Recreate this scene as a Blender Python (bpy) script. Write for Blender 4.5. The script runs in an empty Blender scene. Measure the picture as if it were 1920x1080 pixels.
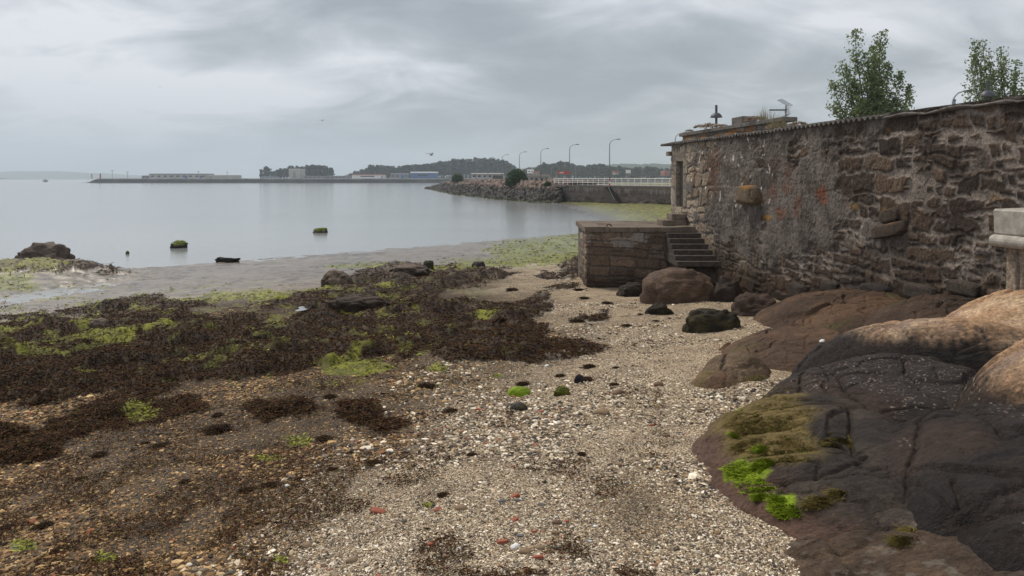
import bpy, bmesh, math, random
import numpy as np
from mathutils import Vector, Matrix
R = math.radians
rng = np.random.default_rng(7)
random.seed(7)
SC = bpy.context.scene
COL = SC.collection

# ------------------------------------------------------------------ camera, sky, sun, exposure
H, F, CX, HY = 3.9, 1400.0, 960.0, 335.0       # eye height over the water, focal length in photo pixels, horizon row
cam_d = bpy.data.cameras.new("camera"); cam = bpy.data.objects.new("camera", cam_d); COL.objects.link(cam)
cam.location = (0, 0, H); cam.rotation_euler = (R(90), 0, 0)
cam_d.sensor_width = 36; cam_d.lens = 36 * F / 1920; cam_d.shift_y = -(540 - HY) / 1920
cam_d.clip_start = 0.05; cam_d.clip_end = 30000
SC.camera = cam
SUN_EL, SUN_AZ = 52, -38                        # degrees; azimuth from +Y, negative = to the left
sun_d = bpy.data.lights.new("sun", 'SUN'); sun_d.energy = 2.6; sun_d.angle = R(11); sun_d.color = (1, .90, .76)
sun = bpy.data.objects.new("sun", sun_d); COL.objects.link(sun)
sv = Vector((math.sin(R(SUN_AZ)) * math.cos(R(SUN_EL)), math.cos(R(SUN_AZ)) * math.cos(R(SUN_EL)), math.sin(R(SUN_EL))))
sun.rotation_euler = sv.to_track_quat('Z', 'Y').to_euler(); sun.location = (0, 0, 60)
SC.view_settings.view_transform = 'Standard'; SC.view_settings.look = 'None'
SC.view_settings.exposure = 0.0; SC.view_settings.gamma = 1.0
SC.render.engine = 'CYCLES'
SC.cycles.use_denoising = True
SC.cycles.max_bounces = 6; SC.cycles.diffuse_bounces = 3; SC.cycles.glossy_bounces = 3; SC.cycles.volume_bounces = 1

def nd(nt, typ, **kw):
    n = nt.nodes.new(typ)
    for k, v in kw.items():
        if k == 'inp':
            for kk, vv in v.items(): n.inputs[kk].default_value = vv
        else: setattr(n, k, v)
    return n

def math_n(nt, op, a, b=None, clamp=False):
    n = nd(nt, 'ShaderNodeMath', operation=op, use_clamp=clamp)
    for i, x in enumerate((a, b)):
        if x is None: continue
        if isinstance(x, (int, float)): n.inputs[i].default_value = x
        else: nt.links.new(x, n.inputs[i])
    return n.outputs[0]

def mix_n(nt, fac, a, b, blend='MIX'):
    n = nd(nt, 'ShaderNodeMix', data_type='RGBA', blend_type=blend)
    for s, x in ((n.inputs[0], fac), (n.inputs[6], a), (n.inputs[7], b)):
        if isinstance(x, (int, float)): s.default_value = x
        elif isinstance(x, (tuple, list)): s.default_value = (*x[:3], 1)
        else: nt.links.new(x, s)
    return n.outputs[2]

def ramp_n(nt, fac, stops, interp='LINEAR'):
    n = nd(nt, 'ShaderNodeValToRGB'); cr = n.color_ramp; cr.interpolation = interp
    while len(cr.elements) < len(stops): cr.elements.new(.5)
    for e, (p, c) in zip(cr.elements, stops):
        e.position = p; e.color = (*c, 1) if len(c) == 3 else c
    nt.links.new(fac, n.inputs[0])
    return n.outputs[0]

def build_world():
    w = bpy.data.worlds.new("World"); SC.world = w; w.use_nodes = True
    nt = w.node_tree; nt.nodes.clear(); L = nt.links
    out = nd(nt, 'ShaderNodeOutputWorld'); bg = nd(nt, 'ShaderNodeBackground')
    sky = nd(nt, 'ShaderNodeTexSky', sky_type='NISHITA', sun_disc=False, sun_elevation=R(SUN_EL), sun_rotation=R(SUN_AZ),
             air_density=1, dust_density=3, ozone_density=1)
    tc = nd(nt, 'ShaderNodeTexCoord'); sep = nd(nt, 'ShaderNodeSeparateXYZ'); L.new(tc.outputs['Generated'], sep.inputs[0])
    x, y, z = sep.outputs
    zc = math_n(nt, 'MAXIMUM', z, 0.0)
    den = math_n(nt, 'ADD', zc, 0.27)
    cx = math_n(nt, 'DIVIDE', x, den); cy = math_n(nt, 'DIVIDE', y, den)
    comb = nd(nt, 'ShaderNodeCombineXYZ'); L.new(cx, comb.inputs[0]); L.new(cy, comb.inputs[1])
    n1 = nd(nt, 'ShaderNodeTexNoise', inp={'Scale': .85, 'Detail': 7, 'Roughness': .5, 'Distortion': .45}); 
    mp = nd(nt, 'ShaderNodeMapping', inp={'Location': (3.35, 1.1, 0), 'Rotation': (0, 0, R(8)), 'Scale': (.8, 1.05, 1)})
    L.new(comb.outputs[0], mp.inputs[0]); L.new(mp.outputs[0], n1.inputs[0])
    n2 = nd(nt, 'ShaderNodeTexNoise', inp={'Scale': 2.8, 'Detail': 8, 'Roughness': .55, 'Distortion': .6}); L.new(mp.outputs[0], n2.inputs[0])
    base = math_n(nt, 'ADD', math_n(nt, 'MULTIPLY', math_n(nt, 'SUBTRACT', n1.outputs[0], .12), .9), math_n(nt, 'MULTIPLY', math_n(nt, 'SUBTRACT', n2.outputs[0], .30), .85))
    def blob(px, py, sx, sy, amt, prev):            # a darker / brighter cloud bank standing at a compass direction
        ex = math_n(nt, 'DIVIDE', math_n(nt, 'SUBTRACT', math_n(nt, 'DIVIDE', x, math_n(nt, 'MAXIMUM', y, .05)), (px - CX) / F), sx / F)
        ez = math_n(nt, 'DIVIDE', math_n(nt, 'SUBTRACT', math_n(nt, 'DIVIDE', z, math_n(nt, 'MAXIMUM', y, .05)), (HY - py) / F), sy / F)
        r2 = math_n(nt, 'ADD', math_n(nt, 'MULTIPLY', ex, ex), math_n(nt, 'MULTIPLY', ez, ez))
        g = math_n(nt, 'POWER', 2.718, math_n(nt, 'MULTIPLY', r2, -1.0))
        wob = math_n(nt, 'MULTIPLY', g, math_n(nt, 'ADD', n2.outputs[0], .5))
        return math_n(nt, 'ADD', prev, math_n(nt, 'MULTIPLY', wob, amt))
    for b in SKY_BLOBS: base = blob(*b, base)
    cl = ramp_n(nt, base, [(.28, (.34, .375, .42)), (.42, (.46, .50, .55)), (.54, (.65, .68, .735)), (.67, (.85, .865, .925))])
    hor = math_n(nt, 'SUBTRACT', 1.0, math_n(nt, 'MULTIPLY', zc, 7.0, True), True)
    hor = math_n(nt, 'POWER', hor, 1.6)
    cl = mix_n(nt, math_n(nt, 'MULTIPLY', hor, .85), cl, (.43, .48, .545))
    skys = mix_n(nt, 1.0, sky.outputs[0], (.1, .1, .1), 'MULTIPLY')
    fin = mix_n(nt, .93, skys, cl)
    L.new(fin, bg.inputs[0]); bg.inputs[1].default_value = 1.0
    L.new(bg.outputs[0], out.inputs[0])
# px, py, half width, half height, amount
SKY_BLOBS = [(450, 90, 150, 50, -.24), (930, 60, 230, 70, -.20), (1230, 135, 260, 60, -.17), (40, 70, 280, 140, .18),
             (560, 185, 330, 40, .11), (770, 90, 60, 25, .12), (860, 135, 70, 30, .10), (300, 275, 420, 40, -.06), (1560, 60, 260, 70, .07)]
build_world()

# ------------------------------------------------------------------ helpers
def tag(o, label=None, cat=None, group=None, kind=None):
    if label: o['label'] = label
    if cat: o['category'] = cat
    if group: o['group'] = group
    if kind: o['kind'] = kind
    return o

def empty(name, loc=(0, 0, 0), rz=0):
    o = bpy.data.objects.new(name, None); COL.objects.link(o); o.location = loc; o.rotation_euler = (0, 0, rz)
    o.empty_display_size = .2
    return o

def link(name, me, m=None, parent=None):
    o = bpy.data.objects.new(name, me); COL.objects.link(o)
    if m is not None: me.materials.append(m)
    if parent is not None: o.parent = parent
    return o

def mesh_np(name, V, faces, col=None, smooth=False, attrs=None):
    """V (n,3); faces = list of int arrays of shape (m,3) or (m,4)"""
    me = bpy.data.meshes.new(name)
    V = np.asarray(V, dtype=np.float32)
    me.vertices.add(len(V)); me.vertices.foreach_set('co', V.ravel())
    faces = [np.asarray(f, dtype=np.int32) for f in (faces if isinstance(faces, list) else [faces]) if len(f)]
    idx = np.concatenate([f.ravel() for f in faces])
    tot = np.concatenate([np.full(len(f), f.shape[1], dtype=np.int32) for f in faces])
    st = np.concatenate([[0], np.cumsum(tot)[:-1]]).astype(np.int32)
    me.loops.add(len(idx)); me.loops.foreach_set('vertex_index', idx)
    me.polygons.add(len(tot)); me.polygons.foreach_set('loop_start', st); me.polygons.foreach_set('loop_total', tot)
    me.polygons.foreach_set('use_smooth', np.full(len(tot), smooth))
    me.update(calc_edges=True); me.validate()
    if col is not None:
        a = me.attributes.new('Col', 'FLOAT_COLOR', 'POINT')
        c = np.ones((len(V), 4), dtype=np.float32); c[:, :3] = col
        a.data.foreach_set('color', c.ravel())
    for k, v in (attrs or {}).items():
        a = me.attributes.new(k, 'FLOAT', 'POINT'); a.data.foreach_set('value', np.asarray(v, dtype=np.float32))
    return me

def grid_faces(nr, nc, wrap=False):
    i = np.arange(nr - 1)[:, None]; j = np.arange(nc if wrap else nc - 1)[None, :]
    jn = (j + 1) % nc
    a = i * nc + j; b = i * nc + jn; c = (i + 1) * nc + jn; d = (i + 1) * nc + j
    return np.stack([a, b, c, d], -1).reshape(-1, 4)

def hsh(ix, iy, iz, seed):
    h = (ix.astype(np.int64) * 374761393 + iy.astype(np.int64) * 668265263 + iz.astype(np.int64) * 2147483647 + seed * 974711) & 0xffffffff
    h = ((h ^ (h >> 13)) * 1274126177) & 0xffffffff
    h = ((h ^ (h >> 16)) * 2246822519) & 0xffffffff
    return ((h ^ (h >> 15)) & 0xffffff) / float(0xffffff)

def vn(x, y, z=0.0, seed=0):
    x, y, z = np.broadcast_arrays(np.asarray(x, float), np.asarray(y, float), np.asarray(z, float))
    ix, iy, iz = np.floor(x), np.floor(y), np.floor(z); fx, fy, fz = x - ix, y - iy, z - iz
    fx, fy, fz = (f * f * f * (f * (f * 6 - 15) + 10) for f in (fx, fy, fz))
    r = 0
    for a in (0, 1):
        for b in (0, 1):
            for c in (0, 1):
                r = r + hsh(ix + a, iy + b, iz + c, seed) * (fx if a else 1 - fx) * (fy if b else 1 - fy) * (fz if c else 1 - fz)
    return r * 2 - 1

def fbm(x, y, z=0.0, seed=0, oct=4, gain=.5):
    r, a, s, n = 0, 1.0, 1.0, 0
    for k in range(oct):
        r = r + a * vn(np.asarray(x) * s + 17.3 * k, np.asarray(y) * s - 9.1 * k, np.asarray(z) * s, seed + k * 31); n += a; a *= gain; s *= 2.03
    return r / n

def facets(x, y, seed, tilt=.16, soft=.22):
    """joint-bounded blocks: every cell a plane of its own, worn to a crease at its edges; also the edge distance"""
    x = np.asarray(x) + .22 * fbm(x, y, 0, seed + 40, 3); y = np.asarray(y) + .22 * fbm(x, y, 4, seed + 41, 3)
    ix, iy = np.floor(x), np.floor(y); f1 = np.full(x.shape, 9.0); f2 = np.full(x.shape, 9.0); gx = np.zeros(x.shape); gy = np.zeros(x.shape); o = np.zeros(x.shape); q = np.zeros(x.shape)
    for a in (-1, 0, 1):
        for b in (-1, 0, 1):
            u, v = ix + a, iy + b; cx, cy = u + hsh(u, v, u * 0, seed), v + hsh(u, v, u * 0 + 1, seed); d = np.hypot(x - cx, y - cy)
            t = d < f1; f2 = np.where(t, f1, np.minimum(f2, d)); f1 = np.where(t, d, f1)
            pl = (x - cx) * (hsh(u, v, u * 0 + 2, seed) - .5) * 2 + (y - cy) * (hsh(u, v, u * 0 + 3, seed) - .5) * 2 + hsh(u, v, u * 0 + 4, seed) * .6
            q = np.where(t, pl, q)
    e = f2 - f1
    return tilt * q * sst(0, soft, e) - tilt * .35 * sst(soft, 0, e), e

def sst(a, b, x):
    t = np.clip((x - a) / (b - a), 0, 1); return t * t * (3 - 2 * t)

def lerp(a, b, t):
    t = np.asarray(t)[..., None]; return np.asarray(a) * (1 - t) + np.asarray(b) * t

def poly_sd(px, py, pts):
    """signed distance, positive inside"""
    pts = np.asarray(pts, float); n = len(pts); d = np.full(np.shape(px), 1e9); ins = np.zeros(np.shape(px), bool)
    for i in range(n):
        x1, y1 = pts[i]; x2, y2 = pts[(i + 1) % n]; ex, ey = x2 - x1, y2 - y1
        t = np.clip(((px - x1) * ex + (py - y1) * ey) / (ex * ex + ey * ey + 1e-9), 0, 1)
        d = np.minimum(d, (px - x1 - t * ex) ** 2 + (py - y1 - t * ey) ** 2)
        ins ^= ((y1 > py) != (y2 > py)) & (px < ex * (py - y1) / (ey if ey else 1e-9) + x1)
    return np.where(ins, 1, -1) * np.sqrt(d)

def line_d(X, Y, pts):
    d = np.full(np.shape(X), 1e9)
    for (x1, y1), (x2, y2) in zip(pts[:-1], pts[1:]):
        ex, ey = x2 - x1, y2 - y1
        t = np.clip(((X - x1) * ex + (Y - y1) * ey) / (ex * ex + ey * ey + 1e-9), 0, 1)
        d = np.minimum(d, (X - x1 - t * ex) ** 2 + (Y - y1 - t * ey) ** 2)
    return np.sqrt(d)

class MB:
    """collects boxes, bars, tubes into one mesh"""
    def __init__(s): s.v = []; s.f = []
    def quadbox(s, P):
        b = len(s.v); s.v += [tuple(p) for p in P]
        s.f += [(b, b+3, b+2, b+1), (b+4, b+5, b+6, b+7), (b, b+1, b+5, b+4), (b+1, b+2, b+6, b+5), (b+2, b+3, b+7, b+6), (b+3, b, b+4, b+7)]
        return s
    def box(s, x0, x1, y0, y1, z0, z1):
        return s.quadbox([(x0, y0, z0), (x1, y0, z0), (x1, y1, z0), (x0, y1, z0), (x0, y0, z1), (x1, y0, z1), (x1, y1, z1), (x0, y1, z1)])
    def tube(s, pts, r, n=8, cap=True):
        pts = [Vector(p) for p in pts]; rs = r if isinstance(r, (list, tuple)) else [r] * len(pts); b = len(s.v)
        for i, p in enumerate(pts):
            t = (pts[min(i + 1, len(pts) - 1)] - pts[max(i - 1, 0)]).normalized()
            a = t.orthogonal().normalized() if i == 0 else (a - t * a.dot(t)).normalized()
            c = t.cross(a)
            for k in range(n):
                th = 2 * math.pi * k / n; s.v.append(tuple(p + (a * math.cos(th) + c * math.sin(th)) * rs[i]))
        for i in range(len(pts) - 1):
            for k in range(n):
                s.f.append((b + i*n + k, b + i*n + (k+1) % n, b + (i+1)*n + (k+1) % n, b + (i+1)*n + k))
        if cap: s.f += [tuple(b + k for k in reversed(range(n))), tuple(b + (len(pts)-1)*n + k for k in range(n))]
        return s
    def lathe(s, prof, cx=0, cy=0, n=20):
        b = len(s.v)
        for r, z in prof:
            for k in range(n):
                th = 2 * math.pi * k / n; s.v.append((cx + r * math.cos(th), cy + r * math.sin(th), z))
        for i in range(len(prof) - 1):
            for k in range(n): s.f.append((b + i*n + k, b + i*n + (k+1) % n, b + (i+1)*n + (k+1) % n, b + (i+1)*n + k))
        return s
    def build(s, name, m, parent=None, smooth=False, bevel=0):
        me = bpy.data.meshes.new(name); me.from_pydata(s.v, [], s.f); me.update()
        if bevel:
            bm = bmesh.new(); bm.from_mesh(me)
            bmesh.ops.bevel(bm, geom=bm.edges[:], offset=bevel, segments=2, affect='EDGES', profile=.6); bm.to_mesh(me); bm.free()
        if smooth: me.polygons.foreach_set('use_smooth', [True] * len(me.polygons))
        return link(name, me, m, parent)

# ------------------------------------------------------------------ materials
def mat(name, col=(.5, .5, .5), rough=.8, vcol=False, nscale=0, namp=.35, bump=0, bscale=30, bdist=.02, spec=.3, metal=0, col2=None, detail=6):
    m = bpy.data.materials.new(name); m.use_nodes = True; nt = m.node_tree; L = nt.links
    b = nt.nodes['Principled BSDF']; b.inputs['Roughness'].default_value = rough; b.inputs['Metallic'].default_value = metal
    b.inputs['Specular IOR Level'].default_value = spec
    tc = nd(nt, 'ShaderNodeTexCoord')
    c = (*col, 1)
    if vcol:
        a = nd(nt, 'ShaderNodeAttribute', attribute_name='Col'); src = a.outputs['Color']
    else:
        rgb = nd(nt, 'ShaderNodeRGB'); rgb.outputs[0].default_value = c; src = rgb.outputs[0]
    if nscale:
        n = nd(nt, 'ShaderNodeTexNoise', inp={'Scale': nscale, 'Detail': detail, 'Roughness': .65}); L.new(tc.outputs['Object'], n.inputs[0])
        if col2: src = mix_n(nt, ramp_n(nt, n.outputs[0], [(.4, (0, 0, 0)), (.6, (1, 1, 1))]), src, col2)
        else: src = mix_n(nt, 1.0, src, ramp_n(nt, n.outputs[0], [(.3, (1 - namp,) * 3), (.7, (1 + namp,) * 3)]), 'MULTIPLY')
    L.new(src, b.inputs['Base Color'])
    if bump:
        n = nd(nt, 'ShaderNodeTexNoise', inp={'Scale': bscale, 'Detail': 8, 'Roughness': .65}); L.new(tc.outputs['Object'], n.inputs[0])
        bp = nd(nt, 'ShaderNodeBump', inp={'Strength': bump, 'Distance': bdist}); L.new(n.outputs[0], bp.inputs['Height']); L.new(bp.outputs[0], b.inputs['Normal'])
    return m

M = {}
M['stone'] = mat('weathered masonry', vcol=True, rough=.88, nscale=22, namp=.6, bump=1.0, bscale=38, bdist=.03, detail=9)
M['pebble'] = mat('beach pebbles', vcol=True, rough=.7, nscale=60, namp=.2)
M['weed'] = mat('brown seaweed', vcol=True, rough=.7, spec=.05)
M['algae'] = mat('green algae', vcol=True, rough=.65, spec=.12)
M['leaf'] = mat('leaves', vcol=True, rough=.6, spec=.2)
def translucent(m, f):
    nt = m.node_tree; b = nt.nodes['Principled BSDF']; t = nd(nt, 'ShaderNodeBsdfTranslucent'); x = nd(nt, 'ShaderNodeMixShader', inp={'Fac': f})
    nt.links.new(b.inputs['Base Color'].links[0].from_socket, t.inputs[0]); nt.links.new(b.outputs[0], x.inputs[1]); nt.links.new(t.outputs[0], x.inputs[2]); nt.links.new(x.outputs[0], nt.nodes['Material Output'].inputs[0])
translucent(M['leaf'], .4)
M['bark'] = mat('bark', (.09, .075, .06), .9, nscale=12)
M['roof'] = mat('fibre cement roof', (.13, .12, .11), .9, nscale=5, namp=.5, bump=.3)
M['cap'] = mat('cement capping', (.15, .135, .12), .92, nscale=6, namp=.45, bump=.6, bscale=18)
M['concrete'] = mat('pale concrete', (.40, .37, .325), .85, nscale=7, namp=.35, bump=.3, bscale=25)
M['wood'] = mat('old brown door', (.075, .055, .04), .75, nscale=20, bump=.2)
M['steel'] = mat('galvanised grey', (.30, .32, .34), .5, metal=.4, nscale=5, namp=.12)
M['darksteel'] = mat('dark grey metal', (.085, .09, .10), .5, metal=.3)
M['rust'] = mat('rusty mast', (.11, .05, .03), .8, nscale=14)
M['white'] = mat('white paint', (.78, .78, .76), .5)
M['red'] = mat('red paint', (.5, .05, .04), .5)
M['lamp_glass'] = mat('lamp glass', (.45, .46, .45), .3)
M['farwall'] = mat('pale render', (.42, .41, .38), .9, nscale=.1, namp=.12)
M['fargrey'] = mat('grey cladding', (.24, .26, .28), .8, nscale=.1, namp=.12)
M['farblue'] = mat('blue cladding', (.07, .15, .32), .7, nscale=.1, namp=.15)
M['farroof'] = mat('grey roof', (.14, .15, .16), .9)
M['tile'] = mat('red tile roof', (.28, .10, .07), .9)
M['glass'] = mat('dark window', (.03, .035, .04), .2, spec=.5)
M['gull'] = mat('white plumage', (.62, .60, .56), .8)
M['gullgrey'] = mat('grey plumage', (.16, .16, .17), .8)

def rock_mat():
    """bedrock: foliated streaks, coarse grain and fine pits"""
    m = bpy.data.materials.new('shore rock'); m.use_nodes = True; nt = m.node_tree; L = nt.links; b = nt.nodes['Principled BSDF']
    b.inputs['Roughness'].default_value = .6; b.inputs['Specular IOR Level'].default_value = .14
    g = nd(nt, 'ShaderNodeNewGeometry'); ca = nd(nt, 'ShaderNodeAttribute', attribute_name='Col')
    mp = nd(nt, 'ShaderNodeMapping', inp={'Scale': (4, 26, 30), 'Rotation': (R(20), R(12), R(-32))}); L.new(g.outputs['Position'], mp.inputs[0])
    st = nd(nt, 'ShaderNodeTexNoise', inp={'Scale': 1, 'Detail': 7, 'Roughness': .65, 'Distortion': .6}); L.new(mp.outputs[0], st.inputs[0])
    n = nd(nt, 'ShaderNodeTexNoise', inp={'Scale': 34, 'Detail': 9, 'Roughness': .7}); L.new(g.outputs['Position'], n.inputs[0])
    v = nd(nt, 'ShaderNodeTexVoronoi', inp={'Scale': 70}); L.new(g.outputs['Position'], v.inputs['Vector'])
    c = mix_n(nt, 1.0, ca.outputs['Color'], ramp_n(nt, st.outputs[0], [(.3, (.55,) * 3), (.7, (1.5,) * 3)]), 'MULTIPLY')
    c = mix_n(nt, 1.0, c, ramp_n(nt, n.outputs[0], [(.32, (.6,) * 3), (.68, (1.4,) * 3)]), 'MULTIPLY')
    L.new(c, b.inputs['Base Color'])
    h = math_n(nt, 'ADD', math_n(nt, 'ADD', math_n(nt, 'MULTIPLY', st.outputs[0], .9), n.outputs[0]), math_n(nt, 'MULTIPLY', v.outputs['Distance'], .35))
    bp = nd(nt, 'ShaderNodeBump', inp={'Strength': .75, 'Distance': .03}); L.new(h, bp.inputs['Height']); L.new(bp.outputs[0], b.inputs['Normal'])
    return m
M['rock'] = rock_mat()

def rock_band_mat():
    """boulders that are dark and weedy below the high tide line, by their height in the world"""
    m = bpy.data.materials.new('tidal boulders'); m.use_nodes = True; nt = m.node_tree; L = nt.links; b = nt.nodes['Principled BSDF']
    g = nd(nt, 'ShaderNodeNewGeometry'); sp = nd(nt, 'ShaderNodeSeparateXYZ'); L.new(g.outputs['Position'], sp.inputs[0])
    n = nd(nt, 'ShaderNodeTexNoise', inp={'Scale': .5, 'Detail': 5}); L.new(g.outputs['Position'], n.inputs[0])
    oi = nd(nt, 'ShaderNodeObjectInfo')
    zz = math_n(nt, 'ADD', sp.outputs[2], math_n(nt, 'MULTIPLY', math_n(nt, 'SUBTRACT', n.outputs[0], .5), 1.6))
    dry = mix_n(nt, oi.outputs['Random'], (.25, .165, .125), (.15, .105, .085))
    n2 = nd(nt, 'ShaderNodeTexNoise', inp={'Scale': 3, 'Detail': 6}); L.new(g.outputs['Position'], n2.inputs[0])
    dry = mix_n(nt, 1.0, dry, ramp_n(nt, n2.outputs[0], [(.3, (.6,) * 3), (.7, (1.4,) * 3)]), 'MULTIPLY')
    wet = ramp_n(nt, n2.outputs[0], [(.35, (.018, .013, .011)), (.55, (.040, .028, .022)), (.75, (.035, .036, .014))])
    c = mix_n(nt, math_n(nt, 'MULTIPLY', math_n(nt, 'SUBTRACT', zz, 2.15), 2.0, True), wet, dry)
    c = mix_n(nt, math_n(nt, 'MULTIPLY', math_n(nt, 'SUBTRACT', .45, zz), 2.0, True), c, (.06, .065, .02))
    L.new(c, b.inputs['Base Color']); b.inputs['Roughness'].default_value = .8
    return m
M['riprap'] = rock_band_mat()

def water_mat():
    m = bpy.data.materials.new('sea water'); m.use_nodes = True; nt = m.node_tree; L = nt.links; b = nt.nodes['Principled BSDF']
    b.inputs['Base Color'].default_value = (.26, .275, .275, 1); b.inputs['Roughness'].default_value = .12; b.inputs['IOR'].default_value = 1.33
    b.inputs['Specular IOR Level'].default_value = .75
    g = nd(nt, 'ShaderNodeNewGeometry')
    mp = nd(nt, 'ShaderNodeMapping', inp={'Scale': (.55, 1.5, 1)}); L.new(g.outputs['Position'], mp.inputs[0])
    n = nd(nt, 'ShaderNodeTexNoise', inp={'Scale': 2.2, 'Detail': 5, 'Roughness': .6}); L.new(mp.outputs[0], n.inputs[0])
    mp2 = nd(nt, 'ShaderNodeMapping', inp={'Scale': (.012, .035, 1), 'Rotation': (0, 0, R(12))}); L.new(g.outputs['Position'], mp2.inputs[0])
    n2 = nd(nt, 'ShaderNodeTexNoise', inp={'Scale': 1, 'Detail': 4}); L.new(mp2.outputs[0], n2.inputs[0])
    st = math_n(nt, 'MULTIPLY', ramp_n(nt, n2.outputs[0], [(.35, (.35,) * 3), (.65, (1,) * 3)]), .24)
    bp = nd(nt, 'ShaderNodeBump', inp={'Distance': .08}); L.new(st, bp.inputs['Strength']); L.new(n.outputs[0], bp.inputs['Height']); L.new(bp.outputs[0], b.inputs['Normal'])
    return m
M['water'] = water_mat()

def ground_mat():
    m = bpy.data.materials.new('shell gravel and mud'); m.use_nodes = True; nt = m.node_tree; L = nt.links; b = nt.nodes['Principled BSDF']
    tc = nd(nt, 'ShaderNodeTexCoord'); ca = nd(nt, 'ShaderNodeAttribute', attribute_name='Col')
    pb = nd(nt, 'ShaderNodeAttribute', attribute_name='peb'); we = nd(nt, 'ShaderNodeAttribute', attribute_name='wet')
    PR = [(0, (.06, .055, .055)), (.16, (.14, .12, .10)), (.30, (.26, .21, .16)), (.44, (.36, .29, .21)), (.58, (.48, .41, .32)), (.72, (.66, .60, .51)), (.86, (.85, .82, .75)), (.96, (.34, .15, .10))]
    def vor(sc):
        v = nd(nt, 'ShaderNodeTexVoronoi', inp={'Scale': sc, 'Randomness': 1}); v.voronoi_dimensions = '2D'; L.new(tc.outputs['Object'], v.inputs['Vector'])
        s = nd(nt, 'ShaderNodeSeparateColor'); L.new(v.outputs['Color'], s.inputs[0])
        return v, ramp_n(nt, s.outputs[0], PR, 'CONSTANT'), s
    v1, c1, s1 = vor(70); v2, c2, s2 = vor(150)
    pick = math_n(nt, 'GREATER_THAN', s1.outputs[1], .62)
    c = mix_n(nt, pick, c2, c1)
    nz = nd(nt, 'ShaderNodeTexNoise', inp={'Scale': 2.2, 'Detail': 5}); L.new(tc.outputs['Object'], nz.inputs[0])
    c = mix_n(nt, 1.0, c, ramp_n(nt, nz.outputs[0], [(.3, (.72,) * 3), (.7, (1.2,) * 3)]), 'MULTIPLY')
    c = mix_n(nt, 1.0, c, ca.outputs['Color'], 'MULTIPLY')
    n3 = nd(nt, 'ShaderNodeTexNoise', inp={'Scale': 14, 'Detail': 7, 'Roughness': .7}); L.new(tc.outputs['Object'], n3.inputs[0])
    mud = mix_n(nt, 1.0, ca.outputs['Color'], ramp_n(nt, n3.outputs[0], [(.32, (.6,) * 3), (.68, (1.3,) * 3)]), 'MULTIPLY')
    c = mix_n(nt, pb.outputs['Fac'], mud, c)
    L.new(c, b.inputs['Base Color'])
    rr = math_n(nt, 'SUBTRACT', .85, math_n(nt, 'MULTIPLY', we.outputs['Fac'], .55)); L.new(rr, b.inputs['Roughness']); b.inputs['Specular IOR Level'].default_value = .35
    hgt = math_n(nt, 'ADD', math_n(nt, 'MULTIPLY', math_n(nt, 'SUBTRACT', 1.0, math_n(nt, 'MULTIPLY', v1.outputs['Distance'], 1.0)), math_n(nt, 'MULTIPLY', pb.outputs['Fac'], .8)), n3.outputs[0])
    bp = nd(nt, 'ShaderNodeBump', inp={'Strength': .6, 'Distance': .02}); L.new(hgt, bp.inputs['Height']); L.new(bp.outputs[0], b.inputs['Normal'])
    return m
M['ground'] = ground_mat()
# ------------------------------------------------------------------ the shore: heights
U_X = [-400, -60, -30, -8, 0, 9, 20, 26, 31, 36, 45, 60]
U_Z = [-6, -4, -2.5, -.5, 0, .15, .55, .97, 1.42, 1.85, 2.4, 2.8]
CHAN = [(-17.5, 34.2), (-15.5, 30.5), (-15.2, 26), (-16.2, 22.5), (-18, 20)]
MOUND = (-20.0, 30.3)

def base_z(X, D):
    X = np.asarray(X, float); D = np.asarray(D, float)
    z = np.interp((48.3 + X - D) / math.sqrt(2), U_X, U_Z)
    xs = np.interp(D, [50, 53, 60, 73, 109, 136, 165], [1.7, 4.7, 7.2, 8.8, 7.8, 3.9, -4])      # the cove below the quay wall
    cove = np.clip((X - xs) * .055, -4, .55)
    return np.where(D > 50, np.maximum(z, cove), z) * 1.0

def to_px(X, D, z):
    Ds = np.maximum(D, .3)
    return CX + F * X / Ds, HY + (H - z) * F / Ds

def ground_of(px, py, it=40):
    """where a ray through the base shore meets it"""
    px = np.asarray(px, float); py = np.asarray(py, float); D = (H - .6) * F / (py - HY)
    for _ in range(it):
        D = .5 * D + .5 * (H - base_z((px - CX) / F * D, D)) * F / (py - HY)
    return (px - CX) / F * D, D

MAIN = [(-260, 640), (0, 602), (90, 590), (180, 560), (300, 556), (420, 580), (540, 562), (610, 520), (690, 502), (760, 492), (860, 500), (960, 507), (985, 520), (930, 533),
        (840, 550), (850, 562), (1000, 560), (1035, 575), (1010, 603), (1055, 632), (1150, 638), (1125, 665), (1000, 690), (890, 702), (800, 692), (700, 700), (580, 705), (440, 733), (300, 728), (150, 738), (0, 752), (-260, 790)]
PATCHES = [[(55, 825), (150, 765), (250, 738), (375, 735), (385, 768), (300, 788), (190, 815), (90, 835)], [(-200, 830), (0, 808), (60, 812), (112, 850), (60, 880), (-200, 930)],
           [(205, 742), (420, 722), (560, 708), (600, 728), (420, 742), (330, 752)], [(640, 785), (655, 765), (700, 765), (712, 785), (690, 797)], [(695, 800), (755, 785), (765, 800), (712, 826)],
           [(470, 770), (540, 752), (575, 765), (500, 800)], [(985, 535), (1075, 523), (1100, 540), (1010, 550)], [(1040, 495), (1100, 470), (1100, 520), (1060, 515)],
           [(930, 565), (1030, 552), (1030, 568), (950, 578)], [(1070, 598), (1140, 585), (1150, 600), (1110, 612)], [(1000, 520), (1060, 505), (1080, 515), (1020, 528)]]
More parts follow.
